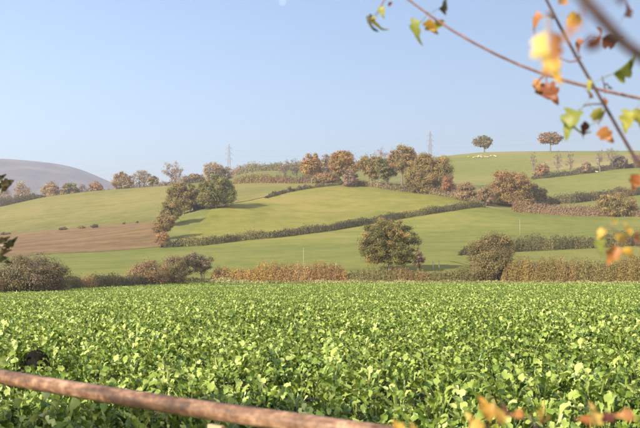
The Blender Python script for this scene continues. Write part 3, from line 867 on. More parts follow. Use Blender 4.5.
PAL['straw'] = [(.30, .25, .12), (.36, .30, .15), (.25, .22, .10), (.22, .23, .08)]
gr = px_hedge('dry_grass', 'strip of pale dry grass along the far crop edge', [(158, 0, 127.4), (172, 0, 129.9), (215, 0, 131.3), (300, 0, 131.3), (420, 0, 131.3), (560, 0, 131.0), (690, 0, 131.0)], 4.6, ['straw', 'olive', 'straw'], 160, wid=1.1, patch=4, lump=.35, leaf=.13, cover=1.7, cat='grass', hfun=([0, .05, .12, .2, 1], [1.2, 1.35, 1.2, .85, .8]))
gr['kind'] = 'stuff'

# ------------------------------------------------------------------ pylons, cables, posts, sheep
def metal_mat(name, col, rough=.55, metallic=.0):
    m, nt, out = new_mat(name)
    g = N(nt, 'ShaderNodeTexCoord'); nz = N(nt, 'ShaderNodeTexNoise', Scale=4.0, Detail=5.0)
    r = ramp(nt, [(.3, tuple(c * .75 for c in col)), (.7, tuple(c * 1.2 for c in col))])
    d = N(nt, 'ShaderNodeBsdfPrincipled', Roughness=rough, Metallic=metallic)
    nt.links.new(g.outputs['Object'], nz.inputs['Vector']); nt.links.new(nz.outputs['Fac'], r.inputs['Fac'])
    nt.links.new(r.outputs['Color'], d.inputs['Base Color']); nt.links.new(d.outputs[0], out.inputs['Surface'])
    return m
M_STEEL = metal_mat('galvanised_steel', (.16, .16, .17))
M_WOOD = bark_mat('weathered_wood', (.22, .20, .15), (.34, .31, .25), 5.0)

ARMS = ((.66, 3.4), (.78, 4.0), (.90, 3.0))
def pylon(label, px, py_top, Y, Hp=42.0):
    x = pixdir(px, 262)[0] * Y
    zt = at_depth(px, py_top, Y)[2]
    zb = h1(x, Y)
    Hp = max(Hp, zt - zb) if zt - zb < 60 else zt - zb
    Hp = zt - zb
    root = empty('pylon', (x, Y, zb), math.radians(12)); tag(root, label, 'pylon', 'pylons on the skyline')
    def half(t): return 2.9 * (1 - t) ** 1.35 + .45 * (1 if t < .97 else .4)
    lv = np.concatenate([np.linspace(0, .55, 7), np.linspace(.6, 1, 9)])
    for sx, sy in ((1, 1), (1, -1), (-1, 1), (-1, -1)):
        P = np.array([(sx * half(t), sy * half(t), t * Hp) for t in lv])
        V, Q = tubes(P[:-1], P[1:], .13, .13, 4)
        obj('leg', mesh_np('leg', V, Q), M_STEEL, root)
    p0, p1 = [], []
    cor = ((1, 1), (1, -1), (-1, -1), (-1, 1))
    for a, b in zip(lv[:-1], lv[1:]):
        for k in range(4):
            c0, c1 = cor[k], cor[(k + 1) % 4]
            A = lambda c, t: (c[0] * half(t), c[1] * half(t), t * Hp)
            p0 += [A(c0, a), A(c1, a), A(c0, b)]; p1 += [A(c1, b), A(c0, b), A(c1, b)]
    V, Q = tubes(np.array(p0), np.array(p1), .07, .07, 3)
    o = obj('bracing', mesh_np('bracing', V, Q), M_STEEL, root); o['kind'] = 'stuff'
    for t, w in ARMS:
        for s in (-1, 1):
            h = half(t); tip = np.array((s * w, 0, t * Hp + .2))
            a = np.array([(s * h, h, t * Hp), (s * h, -h, t * Hp), (s * h, h, t * Hp + 1.7), (s * h, -h, t * Hp + 1.7)])
            q0 = list(a) + [a[0] * .5 + tip * .5, a[2] * .5 + tip * .5]; q1 = [tip] * 4 + [a[2] * .5 + tip * .5, a[3] * .5 + tip * .5]
            V, Q = tubes(np.array(q0), np.array(q1), .09, .07, 3)
            arm = obj('crossarm', mesh_np('crossarm', V, Q), M_STEEL, root)
            V, Q = tubes(np.array([tip]), np.array([tip - np.array([0, 0, 1.8])]), .13, .13, 5)
            obj('insulator', mesh_np('insulator', V, Q), M_STEEL, arm)
    return root
pyl = [pylon('steel lattice pylon on skyline above the dark green oak', 228.5, 144, 905),
       pylon('steel lattice pylon rising behind the domed golden tree', 431, 131, 905)]
def cable(k, label):
    t, w = ARMS[k // 2]; s = -1 if k % 2 else 1
    pts = []
    M = []
    for p in pyl:
        rot = Matrix.Rotation(p.rotation_euler.z, 3, 'Z')
        Hp = max(c.data.vertices[-1].co.z for c in p.children if c.name.startswith('leg'))
        M.append(np.array(Vector(p.location) + rot @ Vector((s * w, 0, t * Hp - 1.6))))
    # spans either side carry on beyond the picture
    d = M[1] - M[0]
    stations = [M[0] - d * 1.2 - np.array([0, 0, 12]), M[0], M[1], M[1] + d * 1.2 + np.array([0, 0, 6])]
    for a, b in zip(stations[:-1], stations[1:]):
        q = np.linspace(0, 1, 14)[:, None]
        seg = a * (1 - q) + b * q; seg[:, 2] -= 6 * 4 * (q * (1 - q))[:, 0]
        pts.append(seg if not pts else seg[1:])
    V, Q, T = swept(np.concatenate(pts), .018, 4, True)
    tag(obj('power_cable', mesh_np('power_cable', V, Q, T), M_STEEL), label, 'cable', 'cables slung between the pylons')
for k, lb in enumerate(['lower right power cable between the two pylons', 'lower left power cable between the two pylons', 'middle right power cable between the two pylons',
                        'middle left power cable between the two pylons', 'top right power cable between the two pylons', 'top left power cable between the two pylons']):
    cable(k, lb)

def post(name, label, px, py_b, py_t, r, Y=None):
    b = hit(px, py_b) if Y is None else np.array([pixdir(px, 262)[0] * Y, Y, h1(pixdir(px, 262)[0] * Y, Y)])
    Hh = at_depth(px, py_t, b[1])[2] - b[2]
    V, Q, T = swept([(0, 0, -.4), (0, 0, Hh * .5), (.01, 0, Hh * .97), (.01, 0, Hh)], [r, r * .95, r * .9, r * .55], 7)
    root = empty(name, b); tag(root, label, 'post', 'posts in the pastures')
    obj('shaft', mesh_np('shaft', V, Q, T), M_WOOD, root)
    V, Q = tubes(np.array([(0, 0, Hh * .9)]), np.array([(.0, 0, Hh * .93)]), r * 1.35, r * 1.35, 7)
    obj('band', mesh_np('band', V, Q), M_STEEL, root)
    return root
post('pole', 'slim pale pole in lower pasture above the orange hedge', 303.5, 267, 248, .04)
post('pole', 'slim pale pole in pasture above the domed bush', 520, 236, 219, .05)
for px, pb, lb in ((433, 270, 'left fence post in pasture right of the oak sapling'), (439, 269.6, 'right fence post in pasture right of the oak sapling'), (336, 272, 'fence post left of the oak behind the hedge')):
    post('fence_post', lb, px, pb, pb - 9, .07)

M_WOOL = field_mat('wool', (.46, .42, .33), (.56, .51, .41), (.64, .59, .49), 6.0, 0, .1)
M_FACE = field_mat('sheep_face', (.10, .085, .07), (.16, .13, .10), (.22, .18, .14), 6.0, 0, .1)
def sheep_body():
    """woolly body, neck and head as one skin"""
    X = [-.56, -.50, -.34, -.10, .16, .38, .50, .60, .70, .80, .88, .93]
    Zc = [.60, .60, .60, .59, .60, .63, .68, .76, .82, .81, .77, .74]
    Ry = [.06, .19, .26, .28, .27, .24, .18, .13, .115, .095, .07, .035]
    Rz = [.07, .20, .27, .29, .28, .25, .20, .15, .12, .10, .075, .04]
    V, Q = [], []
    n = 12
    for x, z, a, b in zip(X, Zc, Ry, Rz):
        for k in range(n):
            t = 2 * math.pi * k / n
            V.append((x, a * math.cos(t), z + b * math.sin(t)))
    for i in range(len(X) - 1):
        for k in range(n):
            j = (k + 1) % n; Q.append((i*n+k, i*n+j, (i+1)*n+j, (i+1)*n+k))
    T = []
    V += [(-.58, 0, .6), (.95, 0, .735)]
    for k in range(n):
        j = (k + 1) % n; T.append((len(V)-2, j, k)); T.append((len(V)-1, (len(X)-1)*n+k, (len(X)-1)*n+j))
    return mesh_np('sheep', np.array(V), np.array(Q), np.array(T), smooth=True)
ME_SHEEP = sheep_body()
def leg_mesh(front):
    k = -1 if front else 1
    P = [(0, 0, .52), (.03 * -k, 0, .40), (.0, 0, .24) if front else (-.07, 0, .24), (.0, 0, .04) if front else (-.02, 0, .04), (.02, 0, 0)]
    V, Q, T = swept(P, [.075, .055, .035, .028, .038], 6)
    return mesh_np('leg', V, Q, T, smooth=True)
ME_FL, ME_RL = leg_mesh(True), leg_mesh(False)
V, Q, T = swept([(.70, .09, .88), (.69, .15, .90), (.67, .20, .87)], [.035, .04, .012], 5); ME_EAR = mesh_np('ear', V, Q, T)
V, Q, T = swept([(-.55, 0, .68), (-.62, 0, .58), (-.63, 0, .42)], [.05, .045, .02], 5); ME_TAIL = mesh_np('tail', V, Q, T)
for m_, mt_ in ((ME_FL, M_FACE), (ME_RL, M_FACE), (ME_EAR, M_FACE), (ME_TAIL, M_WOOL), (ME_SHEEP, M_WOOL)): m_.materials.append(mt_)
def sheep(px, py, rz, label, group):
    b = hit(px, py)
    b[2] += .13
    root = empty('sheep', b, rz); tag(root, label, 'sheep', group)
    obj('body', ME_SHEEP, None, root)
    for sy in (-1, 1):
        o = obj('leg', ME_FL, None, root, (.34, .13 * sy, 0)); o = obj('leg', ME_RL, None, root, (-.36, .14 * sy, 0))
        e = obj('ear', ME_EAR, None, root); e.scale = (1, sy, 1)
    obj('tail', ME_TAIL, None, root)
    s = random.uniform(.95, 1.15); root.scale = (s, s, s)
rs = random.Random(5)
for k in range(22):
    px = rs.gauss(481, 6.5); px = min(max(px, 466), 496)
    sheep(px, 157.6 + rs.uniform(-.9, .9) - (px - 481) * .05, rs.uniform(0, 6.28), 'cream sheep in the flock gathered below the lone dark skyline tree', 'flock of sheep below the skyline tree')
sheep(589.5, 173.4, .3, 'white sheep on the right bank, left one of two', 'two sheep under the far hedge')
sheep(597, 173.2, 2.8, 'white sheep on the right bank, right one of two', 'two sheep under the far hedge')

# ------------------------------------------------------------------ the leafy crop
def crop_mat():
    m, nt, out = new_mat('crop_leaf')
    g = N(nt, 'ShaderNodeTexCoord'); oi = N(nt, 'ShaderNodeObjectInfo')
    at = N(nt, 'ShaderNodeAttribute', _attribute_name='tone')
    ge = N(nt, 'ShaderNodeNewGeometry')
    nz = N(nt, 'ShaderNodeTexNoise', Scale=.35, Detail=3.0)
    nt.links.new(ge.outputs['Position'], nz.inputs['Vector'])
    fn = N(nt, 'ShaderNodeTexNoise', Scale=38.0, Detail=4.0)
    nt.links.new(g.outputs['Object'], fn.inputs['Vector'])
    ma = N(nt, 'ShaderNodeMath', _operation='MULTIPLY_ADD'); ma.inputs[1].default_value = .20
    mb = N(nt, 'ShaderNodeMath', _operation='MULTIPLY_ADD'); mb.inputs[1].default_value = .55
    mc = N(nt, 'ShaderNodeMath', _operation='MULTIPLY'); mc.inputs[1].default_value = .20
    nt.links.new(nz.outputs['Fac'], mc.inputs[0])
    nt.links.new(at.outputs['Fac'], mb.inputs[0]); nt.links.new(mc.outputs[0], mb.inputs[2])
    nt.links.new(oi.outputs['Random'], ma.inputs[0]); nt.links.new(mb.outputs[0], ma.inputs[2])
    r = ramp(nt, [(.15, (.03, .062, .012)), (.32, (.085, .145, .02)), (.50, (.17, .245, .036)), (.66, (.30, .37, .08)), (.84, (.48, .52, .19))])  # pale stops put leaf highlights into the colour, dark stops the shade of gaps
    nt.links.new(ma.outputs[0], r.inputs['Fac'])
    mx = N(nt, 'ShaderNodeMixRGB', _blend_type='MULTIPLY', Fac=.45)
    fr = ramp(nt, [(.3, (.7, .75, .7)), (.7, (1.15, 1.1, 1.1))])
    nt.links.new(fn.outputs['Fac'], fr.inputs['Fac'])
    nt.links.new(r.outputs['Color'], mx.inputs[1]); nt.links.new(fr.outputs['Color'], mx.inputs[2])
    d = N(nt, 'ShaderNodeBsdfPrincipled', Roughness=.40)
    d.inputs['Specular IOR Level'].default_value = .45
    b = N(nt, 'ShaderNodeBump', Strength=.35, Distance=.006); nt.links.new(fn.outputs['Fac'], b.inputs['Height'])
    nt.links.new(b.outputs[0], d.inputs['Normal'])
    t = N(nt, 'ShaderNodeBsdfTranslucent')
    tc = N(nt, 'ShaderNodeMixRGB', _blend_type='MULTIPLY', Fac=1.0); tc.inputs[2].default_value = (1.0, 1.0, .55, 1)
    nt.links.new(mx.outputs[0], tc.inputs[1]); nt.links.new(tc.outputs[0], t.inputs['Color'])
    nt.links.new(mx.outputs[0], d.inputs['Base Color'])
    ms = N(nt, 'ShaderNodeMixShader', Fac=.24)
    nt.links.new(d.outputs[0], ms.inputs[1]); nt.links.new(t.outputs[0], ms.inputs[2])
    nt.links.new(ms.outputs[0], out.inputs['Surface'])
    return m
M_CROP = crop_mat()

def leaf_arrays(rng):
    """one turnip leaf: stalk plus wavy lobed blade, growing along +Y and arching over"""
    L = rng.uniform(.058, .091); W = L * rng.uniform(.50, .76); st = rng.uniform(.12, .20)
    rows = [0, .12, .3, .52, .76, .93, 1.0]
    wid = np.array([.18, .50, .78, 1.0, .92, .55, .12]) * rng.uniform(.88, 1.12, 7)
    arch = rng.uniform(.2, 1.6); fold = rng.uniform(.05, .6); tw = rng.uniform(-.35, .35)
    V = []
    y, z, ang = 0.0, 0.0, rng.uniform(-.1, .15)
    prev = 0
    y0 = st * .96; z0 = 0.0
    for k, t in enumerate(rows):
        dl = (t - prev) * L; prev = t
        ang -= arch * (dl / L)
        y0 += dl * math.cos(ang); z0 += dl * math.sin(ang)
        w = W / 2 * wid[k]
        for s in (-1, 0, 1):
            wave = rng.normal(0, .009) if s else 0
            zz = z0 + abs(s) * fold * w + wave + s * tw * w * t
            V.append((s * w, y0 + abs(s) * rng.uniform(-.009, .013), zz))
    Q = []
    for k in range(len(rows) - 1):
        for c in (0, 1):
            a = k * 3 + c; Q.append((a, a + 1, a + 4, a + 3))
    b = len(V)
    V += [(-.006, 0, -.004), (.006, 0, -.004), (.008, st, .0), (-.008, st, .0), (0, st * .5, -.010), (0, 0, -.012)]
    Q += [(b, b + 1, b + 2, b + 3)]
    return np.array(V), np.array(Q)

NLEAF, NPLANT = 10, 8
_lr = np.random.default_rng(50)
LEAVES = [leaf_arrays(_lr) for _ in range(NLEAF)]
def leaf_me(k):
    V, Q = LEAVES[k]
    me = mesh_np('leaf', V, Q, smooth=True)
    a = me.attributes.new('tone', 'FLOAT', 'FACE'); a.data.foreach_set('value', np.full(len(Q), (k + .5) / NLEAF, np.float32))
    me.materials.append(M_CROP)
    return me
LEAF_ME = [leaf_me(k) for k in range(NLEAF)]

PLANTS = []
for p in range(NPLANT):
    lst = []
    n = int(_lr.integers(13, 16))
    a0 = _lr.uniform(0, 6.28)
    for k in range(n):
        az = a0 + k * 2.399 + _lr.normal(0, .2)
        inner = 1 - k / n
        tilt = math.radians(_lr.uniform(40, 64) * (1 - inner) + _lr.uniform(62, 86) * inner)    # up from the ground
        hgt = .02 + .13 * inner * _lr.uniform(.4, 1.2)
        s = _lr.uniform(.8, 1.2) * (.85 + .3 * math.sin(math.pi * (k + .5) / n))
        M = Matrix.Translation((0, 0, hgt)) @ Matrix.Rotation(az, 4, 'Z') @ Matrix.Rotation(tilt, 4, 'X') @ Matrix.Rotation(_lr.normal(0, .6), 4, 'Y') @ Matrix.Scale(s, 4)
        lst.append((int(_lr.integers(0, NLEAF)), M))
    PLANTS.append(lst)

def plant_mesh(p):
    Vs, Qs, tone, o = [], [], [], 0
    for k, M in PLANTS[p]:
        V, Q = LEAVES[k]
        m = np.array(M)
        Vs.append(V @ m[:3, :3].T + m[:3, 3]); Qs.append(Q + o); o += len(V)
        tone.append(np.full(len(Q), (k + .5) / NLEAF, np.float32))
    me = mesh_np('crop_plant', np.concatenate(Vs), np.concatenate(Qs), smooth=True)
    a = me.attributes.new('tone', 'FLOAT', 'FACE'); a.data.foreach_set('value', np.concatenate(tone))
    me.materials.append(M_CROP)
    return me

GAPS = []
for px, py, r in ((37, 357, .34), (30, 354, .26), (47, 354, .22), (8, 365, .25), (540, 345, .18), (300, 370, .16), (110, 327, .22)):
    d = pixdir(px, py); Y = 1.25 / max(-d[2], 1e-3)
    GAPS.append((d[0] * Y, Y, r))

GAPS.append((pixdir(37, 353)[0] * 13.3, 13.0, .36))

def scatter():
    rng = np.random.default_rng(77)
    pts = []
    # drilled rows run away from the gate, sown unevenly
    def band(y0, y1, dens, jit):
        xm = .42 * y1 + 6
        n = int(dens * (2 * xm) * (y1 - y0))
        x = rng.uniform(-xm, xm, n); y = rng.uniform(y0, y1, n)
        m = (np.abs(x) < .42 * y + 5.0) & (y < edge_y(x) - .35) & (x < 64)
        return x[m], y[m]
    X, Y = [], []
    for y0, y1, dn in ((3.3, 6, 18), (6, 10, 19), (10, 16, 19), (16, 26, 18), (26, 40, 18), (40, 60, 16), (60, 90, 14), (90, 131, 12)):
        a, b = band(y0, y1, dn, 0); X.append(a); Y.append(b)
    X = np.concatenate(X); Y = np.concatenate(Y)
    ok = np.ones(len(X), bool)
    for gx, gy, r in GAPS:
        ok &= (X - gx) ** 2 + ((Y - gy) * .8) ** 2 > r * r
    X, Y = X[ok], Y[ok]
    sc = np.interp(Y, [3, 10, 20, 40, 70, 130], [.98, 1.0, .97, .92, .86, .84]) * rng.uniform(.72, 1.28, len(X))
    patch = np.sin(X * .31 + 1.3) * np.sin(Y * .27 + .4) + .6 * np.sin(X * .9 + Y * .63)
    sc *= 1 + .08 * patch
    return X, Y, height(X, Y) + .03, sc, rng.uniform(0, 6.28, len(X)), rng.integers(0, NPLANT, len(X))
cx, cy, cz, cs, cr, ck = scatter()

# the 300 plants that show largest are plants in their own right
inview = (np.abs(cx) < .372 * cy + .05) & (cy > 6.35)
order = np.argsort(np.where(inview, cy, 1e9))[:300]
CROP_LABEL = 'broad leaved green turnip plant among those closest to the rusty gate'
for i in order:
    root = empty('turnip_plant', (cx[i], cy[i], cz[i]), cr[i])
    root.scale = (cs[i],) * 3
    tag(root, CROP_LABEL, 'plant', 'nearest plants of the leafy crop')
    for k, M in PLANTS[ck[i]]:
        o = bpy.data.objects.new('leaf', LEAF_ME[k])
        o.parent = root; o.matrix_local = M
        COL.objects.link(o)
rest = np.ones(len(cx), bool); rest[order] = False

lib = bpy.data.collections.new('crop_plants')
for p in range(NPLANT):
    o = bpy.data.objects.new('crop_plant', plant_mesh(p)); lib.objects.link(o)
def instanced(name, X, Y, Z, S, R, K, coll):
    me = bpy.data.meshes.new(name)
    n = len(X)
    me.vertices.add(n); me.vertices.foreach_set('co', np.stack([X, Y, Z], 1).astype(np.float32).ravel())
    for nm, ty, arr in (('s', 'FLOAT', S), ('r', 'FLOAT', R)):
        a = me.attributes.new(nm, ty, 'POINT'); a.data.foreach_set('value', arr.astype(np.float32))
    a = me.attributes.new('k', 'INT', 'POINT'); a.data.foreach_set('value', K.astype(np.int32))
    rngt = np.random.default_rng(9)
    a = me.attributes.new('tilt', 'FLOAT_VECTOR', 'POINT')
    tv = np.stack([rngt.normal(0, .12, n), rngt.normal(0, .12, n), R], 1).astype(np.float32); a.data.foreach_set('vector', tv.ravel())
    o = obj(name, me)
    g = bpy.data.node_groups.new(name, 'GeometryNodeTree')
    g.interface.new_socket('Geometry', in_out='INPUT', socket_type='NodeSocketGeometry')
    g.interface.new_socket('Geometry', in_out='OUTPUT', socket_type='NodeSocketGeometry')
    gi = g.nodes.new('NodeGroupInput'); go = g.nodes.new('NodeGroupOutput')
    ci = g.nodes.new('GeometryNodeCollectionInfo'); ci.inputs['Collection'].default_value = coll
    ci.inputs['Separate Children'].default_value = True; ci.inputs['Reset Children'].default_value = True
    ip = g.nodes.new('GeometryNodeInstanceOnPoints'); ip.inputs['Pick Instance'].default_value = True
    def na(nm, ty):
        q = g.nodes.new('GeometryNodeInputNamedAttribute'); q.data_type = ty; q.inputs['Name'].default_value = nm; return q
    s_, t_, k_ = na('s', 'FLOAT'), na('tilt', 'FLOAT_VECTOR'), na('k', 'INT')
    g.links.new(gi.outputs[0], ip.inputs['Points']); g.links.new(ci.outputs[0], ip.inputs['Instance'])
    g.links.new(k_.outputs['Attribute'], ip.inputs['Instance Index']); g.links.new(t_.outputs['Attribute'], ip.inputs['Rotation'])
    g.links.new(s_.outputs['Attribute'], ip.inputs['Scale']); g.links.new(ip.outputs[0], go.inputs[0])
    md = o.modifiers.new('plants', 'NODES'); md.node_group = g
    return o
cf = instanced('leafy_crop', cx[rest], cy[rest], cz[rest], cs[rest], cr[rest], ck[rest], lib)
tag(cf, 'dense field of bright green turnip tops reaching back to the hedges', 'crop', kind='stuff')
print('crop plants', len(cx))

# ------------------------------------------------------------------ black lump in the crop
def black_lump():
    d = pixdir(37, 353); Y = 13.3; x = d[0] * Y
    b = np.array([x, Y, h1(x, Y)])
    rng = np.random.default_rng(4)
    bm = bmesh.new(); bmesh.ops.create_icosphere(bm, subdivisions=4, radius=1)
    D = unit(22, rng); am = rng.normal(0, .16, 22)
    for v in bm.verts:
        n = np.array(v.co); w_ = np.exp((D @ n - 1) * 14); k = 1 + float((w_ * am).sum()) + rng.normal(0, .025)
        tail = max(0, n[0]) ** 3
        v.co = Vector((n[0] * .16 * k * (1 + .75 * tail), n[1] * .16 * k, .23 + n[2] * .235 * k - .06 * tail))
    me = bpy.data.meshes.new('dark_lump'); bm.to_mesh(me); bm.free()
    for p in me.polygons: p.use_smooth = True
    o = obj('dark_lump', me, field_mat('lump_black', (.004, .004, .004), (.008, .007, .006), (.014, .012, .010), 14.0, 0, .1), None, b)  # near-black solid for the dark blotch in the crop
    tag(o, 'small black lump showing among the crop leaves above the rail', 'lump')
black_lump()

# ------------------------------------------------------------------ rusty field gate
def rust_mat():
    m, nt, out = new_mat('rusty_painted_steel')
    g = N(nt, 'ShaderNodeTexCoord')
    n1 = N(nt, 'ShaderNodeTexNoise', Scale=3.0, Detail=8.0, Roughness=.7)
    n2 = N(nt, 'ShaderNodeTexNoise', Scale=30.0, Detail=6.0, Roughness=.75)
    mp = N(nt, 'ShaderNodeMapping'); mp.inputs['Scale'].default_value = (1, 6, 6)
    nt.links.new(g.outputs['Object'], mp.inputs['Vector'])
    nt.links.new(mp.outputs[0], n1.inputs['Vector']); nt.links.new(g.outputs['Object'], n2.inputs['Vector'])
    ad = N(nt, 'ShaderNodeMath', _operation='MULTIPLY_ADD'); ad.inputs[1].default_value = .35
    mu = N(nt, 'ShaderNodeMath', _operation='MULTIPLY'); mu.inputs[1].default_value = .65
    nt.links.new(n1.outputs['Fac'], mu.inputs[0]); nt.links.new(n2.outputs['Fac'], ad.inputs[0]); nt.links.new(mu.outputs[0], ad.inputs[2])
    r = ramp(nt, [(.38, (.03, .016, .010)), (.44, (.05, .027, .016)), (.49, (.105, .055, .031)), (.54, (.18, .10, .058)), (.62, (.36, .23, .145))])
    nt.links.new(ad.outputs[0], r.inputs['Fac'])
    rr = ramp(nt, [(.4, (.6, .6, .6)), (.65, (.32, .32, .32))])
    nt.links.new(n1.outputs['Fac'], rr.inputs['Fac'])
    d = N(nt, 'ShaderNodeBsdfPrincipled', Metallic=.0)
    d.inputs['Specular IOR Level'].default_value = .4
    nt.links.new(r.outputs['Color'], d.inputs['Base Color']); nt.links.new(rr.outputs['Color'], d.inputs['Roughness'])
    b = N(nt, 'ShaderNodeBump', Strength=.5, Distance=.002); nt.links.new(n2.outputs['Fac'], b.inputs['Height']); nt.links.new(b.outputs[0], d.inputs['Normal'])
    nt.links.new(d.outputs[0], out.inputs['Surface'])
    return m
M_RUST = rust_mat()
M_GPOST = bark_mat('gatepost_wood', (.30, .20, .11), (.50, .36, .22), 14.0)
RR = .0235
def rail_point(px, py, thick):
    Y = 2 * RR * F / thick
    d = pixdir(px, py); return np.array([d[0] * Y, Y, EYE + d[2] * Y])
ra = rail_point(0, 377.2, 15.6); rb = rail_point(300, 423.6, 21.4)
ztop = (ra[2] + rb[2]) / 2
# slide both points along their rays so the rail is level
def level(px, py, z):
    d = pixdir(px, py); Y = (z - EYE) / d[2]; return np.array([d[0] * Y, Y, z])
ra, rb = level(0, 377.2, ztop), level(300, 423.6, ztop)
gd = (rb - ra) / np.linalg.norm(rb - ra); gang = math.atan2(gd[1], gd[0])
G0 = ra - gd * .85; GL = 3.05
print('gate', ra, rb, ztop, gang)
gate = empty('field_gate', (G0[0], G0[1], 0.0), gang)
tag(gate, 'rusty brown tubular steel field gate across the foreground', 'gate')
gz = [ztop, ztop - .20, ztop - .40, ztop - .58, ztop - .74, ztop - .88, ztop - 1.01]
def gtube(name, pts, r, parent=gate, sides=20, mat=None):
    V, Q, T = swept(pts, r, sides); return obj(name, mesh_np(name, V, Q, T, smooth=True), mat or M_RUST, parent)
rgen = np.random.default_rng(2)
xs = np.linspace(0, GL, 26)
tr = gtube('top_rail', [(x, 0, gz[0] + .0025 * math.sin(x * 3.1)) for x in xs], .0215 * (1 + rgen.normal(0, .006, 26)))
for z in gz[1:]:
    gtube('rail', [(x, 0, z) for x in np.linspace(.025, GL - .025, 6)], .016, sides=12)
for x in (0, GL):
    gtube('stile', [(x, 0, gz[-1] - .05), (x, 0, .7), (x, 0, gz[0] - .021)], .0215, sides=14)
# flat brace straps seen just under the top rail
lx = (level(221, 424, ztop - .03) - G0) @ gd
def strap(name, x0, z0, x1, z1, w=.05, t=.008, mat=M_GPOST):
    bm = bmesh.new(); bmesh.ops.create_cube(bm, size=1)
    L = math.hypot(x1 - x0, z1 - z0)
    bmesh.ops.transform(bm, matrix=Matrix.Translation(((x0+x1)/2, -.021, (z0+z1)/2)) @ Matrix.Rotation(-math.atan2(z1-z0, x1-x0), 4, 'Y') @ Matrix.Diagonal((L, t, w, 1)), verts=bm.verts)
    bmesh.ops.bevel(bm, geom=bm.edges[:], offset=.0015, segments=1)
    me = bpy.data.meshes.new(name); bm.to_mesh(me); bm.free()
    return obj(name, me, mat, gate)
strap('brace', lx + .01, ztop - .028, lx + .01, gz[-1], .045, .012)
strap('brace', lx - .25, gz[1] - .03, .05, gz[-1], .04, .006, M_RUST)
strap('brace', lx + .25, gz[1] - .03, GL - .05, gz[-1], .04, .006, M_RUST)
for x in (-.16, GL + .16):
    p = G0 + gd * x
    po = empty('gatepost', (p[0], p[1], 0)); tag(po, 'square wooden gatepost beside the hinges, left of picture' if x < 0 else 'square wooden gatepost beside the latch, below the picture', 'post')
    bm = bmesh.new(); bmesh.ops.create_cube(bm, size=1)
    bmesh.ops.transform(bm, matrix=Matrix.Translation((0, 0, .38)) @ Matrix.Rotation(gang, 4, 'Z') @ Matrix.Diagonal((.15, .15, 1.5, 1)), verts=bm.verts)
    bmesh.ops.bevel(bm, geom=bm.edges[:], offset=.012, segments=2)
    me = bpy.data.meshes.new('shaft'); bm.to_mesh(me); bm.free(); obj('shaft', me, M_GPOST, po)
    for hz in (.45, .95):
        V, Q, T = swept([(gd[0] * -.078 * np.sign(x), gd[1] * -.078 * np.sign(x), hz), (gd[0] * -.125 * np.sign(x), gd[1] * -.125 * np.sign(x), hz)], .018, 8)
        obj('hinge' if x < 0 else 'latch', mesh_np('hinge', V, Q, T), M_RUST, po)

# ------------------------------------------------------------------ overhanging shrubs near the lens
def spray_mat(name, stops, transl=.45):
    m, nt, out = new_mat(name)
    g = N(nt, 'ShaderNodeTexCoord'); oi = N(nt, 'ShaderNodeObjectInfo')
    nz = N(nt, 'ShaderNodeTexNoise', Scale=55.0, Detail=5.0)
    nt.links.new(g.outputs['Object'], nz.inputs['Vector'])
    ma = N(nt, 'ShaderNodeMath', _operation='MULTIPLY_ADD'); ma.inputs[1].default_value = .45
    mu = N(nt, 'ShaderNodeMath', _operation='MULTIPLY'); mu.inputs[1].default_value = .55
    nt.links.new(oi.outputs['Random'], mu.inputs[0]); nt.links.new(nz.outputs['Fac'], ma.inputs[0]); nt.links.new(mu.outputs[0], ma.inputs[2])
    r = ramp(nt, stops); nt.links.new(ma.outputs[0], r.inputs['Fac'])
    d = N(nt, 'ShaderNodeBsdfPrincipled', Roughness=.5); t = N(nt, 'ShaderNodeBsdfTranslucent'); ms = N(nt, 'ShaderNodeMixShader', Fac=transl)
    nt.links.new(r.outputs['Color'], d.inputs['Base Color']); nt.links.new(r.outputs['Color'], t.inputs['Color'])
    nt.links.new(d.outputs[0], ms.inputs[1]); nt.links.new(t.outputs[0], ms.inputs[2]); nt.links.new(ms.outputs[0], out.inputs['Surface'])
    return m
M_LG = spray_mat('leaf_yellow_green', [(.2, (.16, .19, .03)), (.5, (.30, .30, .05)), (.8, (.42, .36, .07))])
M_LY = spray_mat('leaf_yellow', [(.2, (.40, .22, .03)), (.5, (.54, .33, .05)), (.8, (.62, .44, .12))])
M_LO = spray_mat('leaf_orange', [(.2, (.24, .08, .025)), (.5, (.38, .15, .04)), (.8, (.48, .25, .09))])
M_LB = spray_mat('leaf_russet', [(.2, (.10, .03, .02)), (.5, (.20, .065, .035)), (.8, (.33, .13, .06))])
M_LD = spray_mat('leaf_dark', [(.2, (.02, .03, .012)), (.5, (.045, .055, .02)), (.8, (.10, .07, .03))], .2)
LM = dict(g=M_LG, y=M_LY, o=M_LO, b=M_LB, d=M_LD)
M_STEM = bark_mat('reddish_twig', (.10, .05, .042), (.25, .135, .10), 30.0)
M_STEMD = bark_mat('dark_twig', (.035, .022, .025), (.085, .052, .05), 40.0)

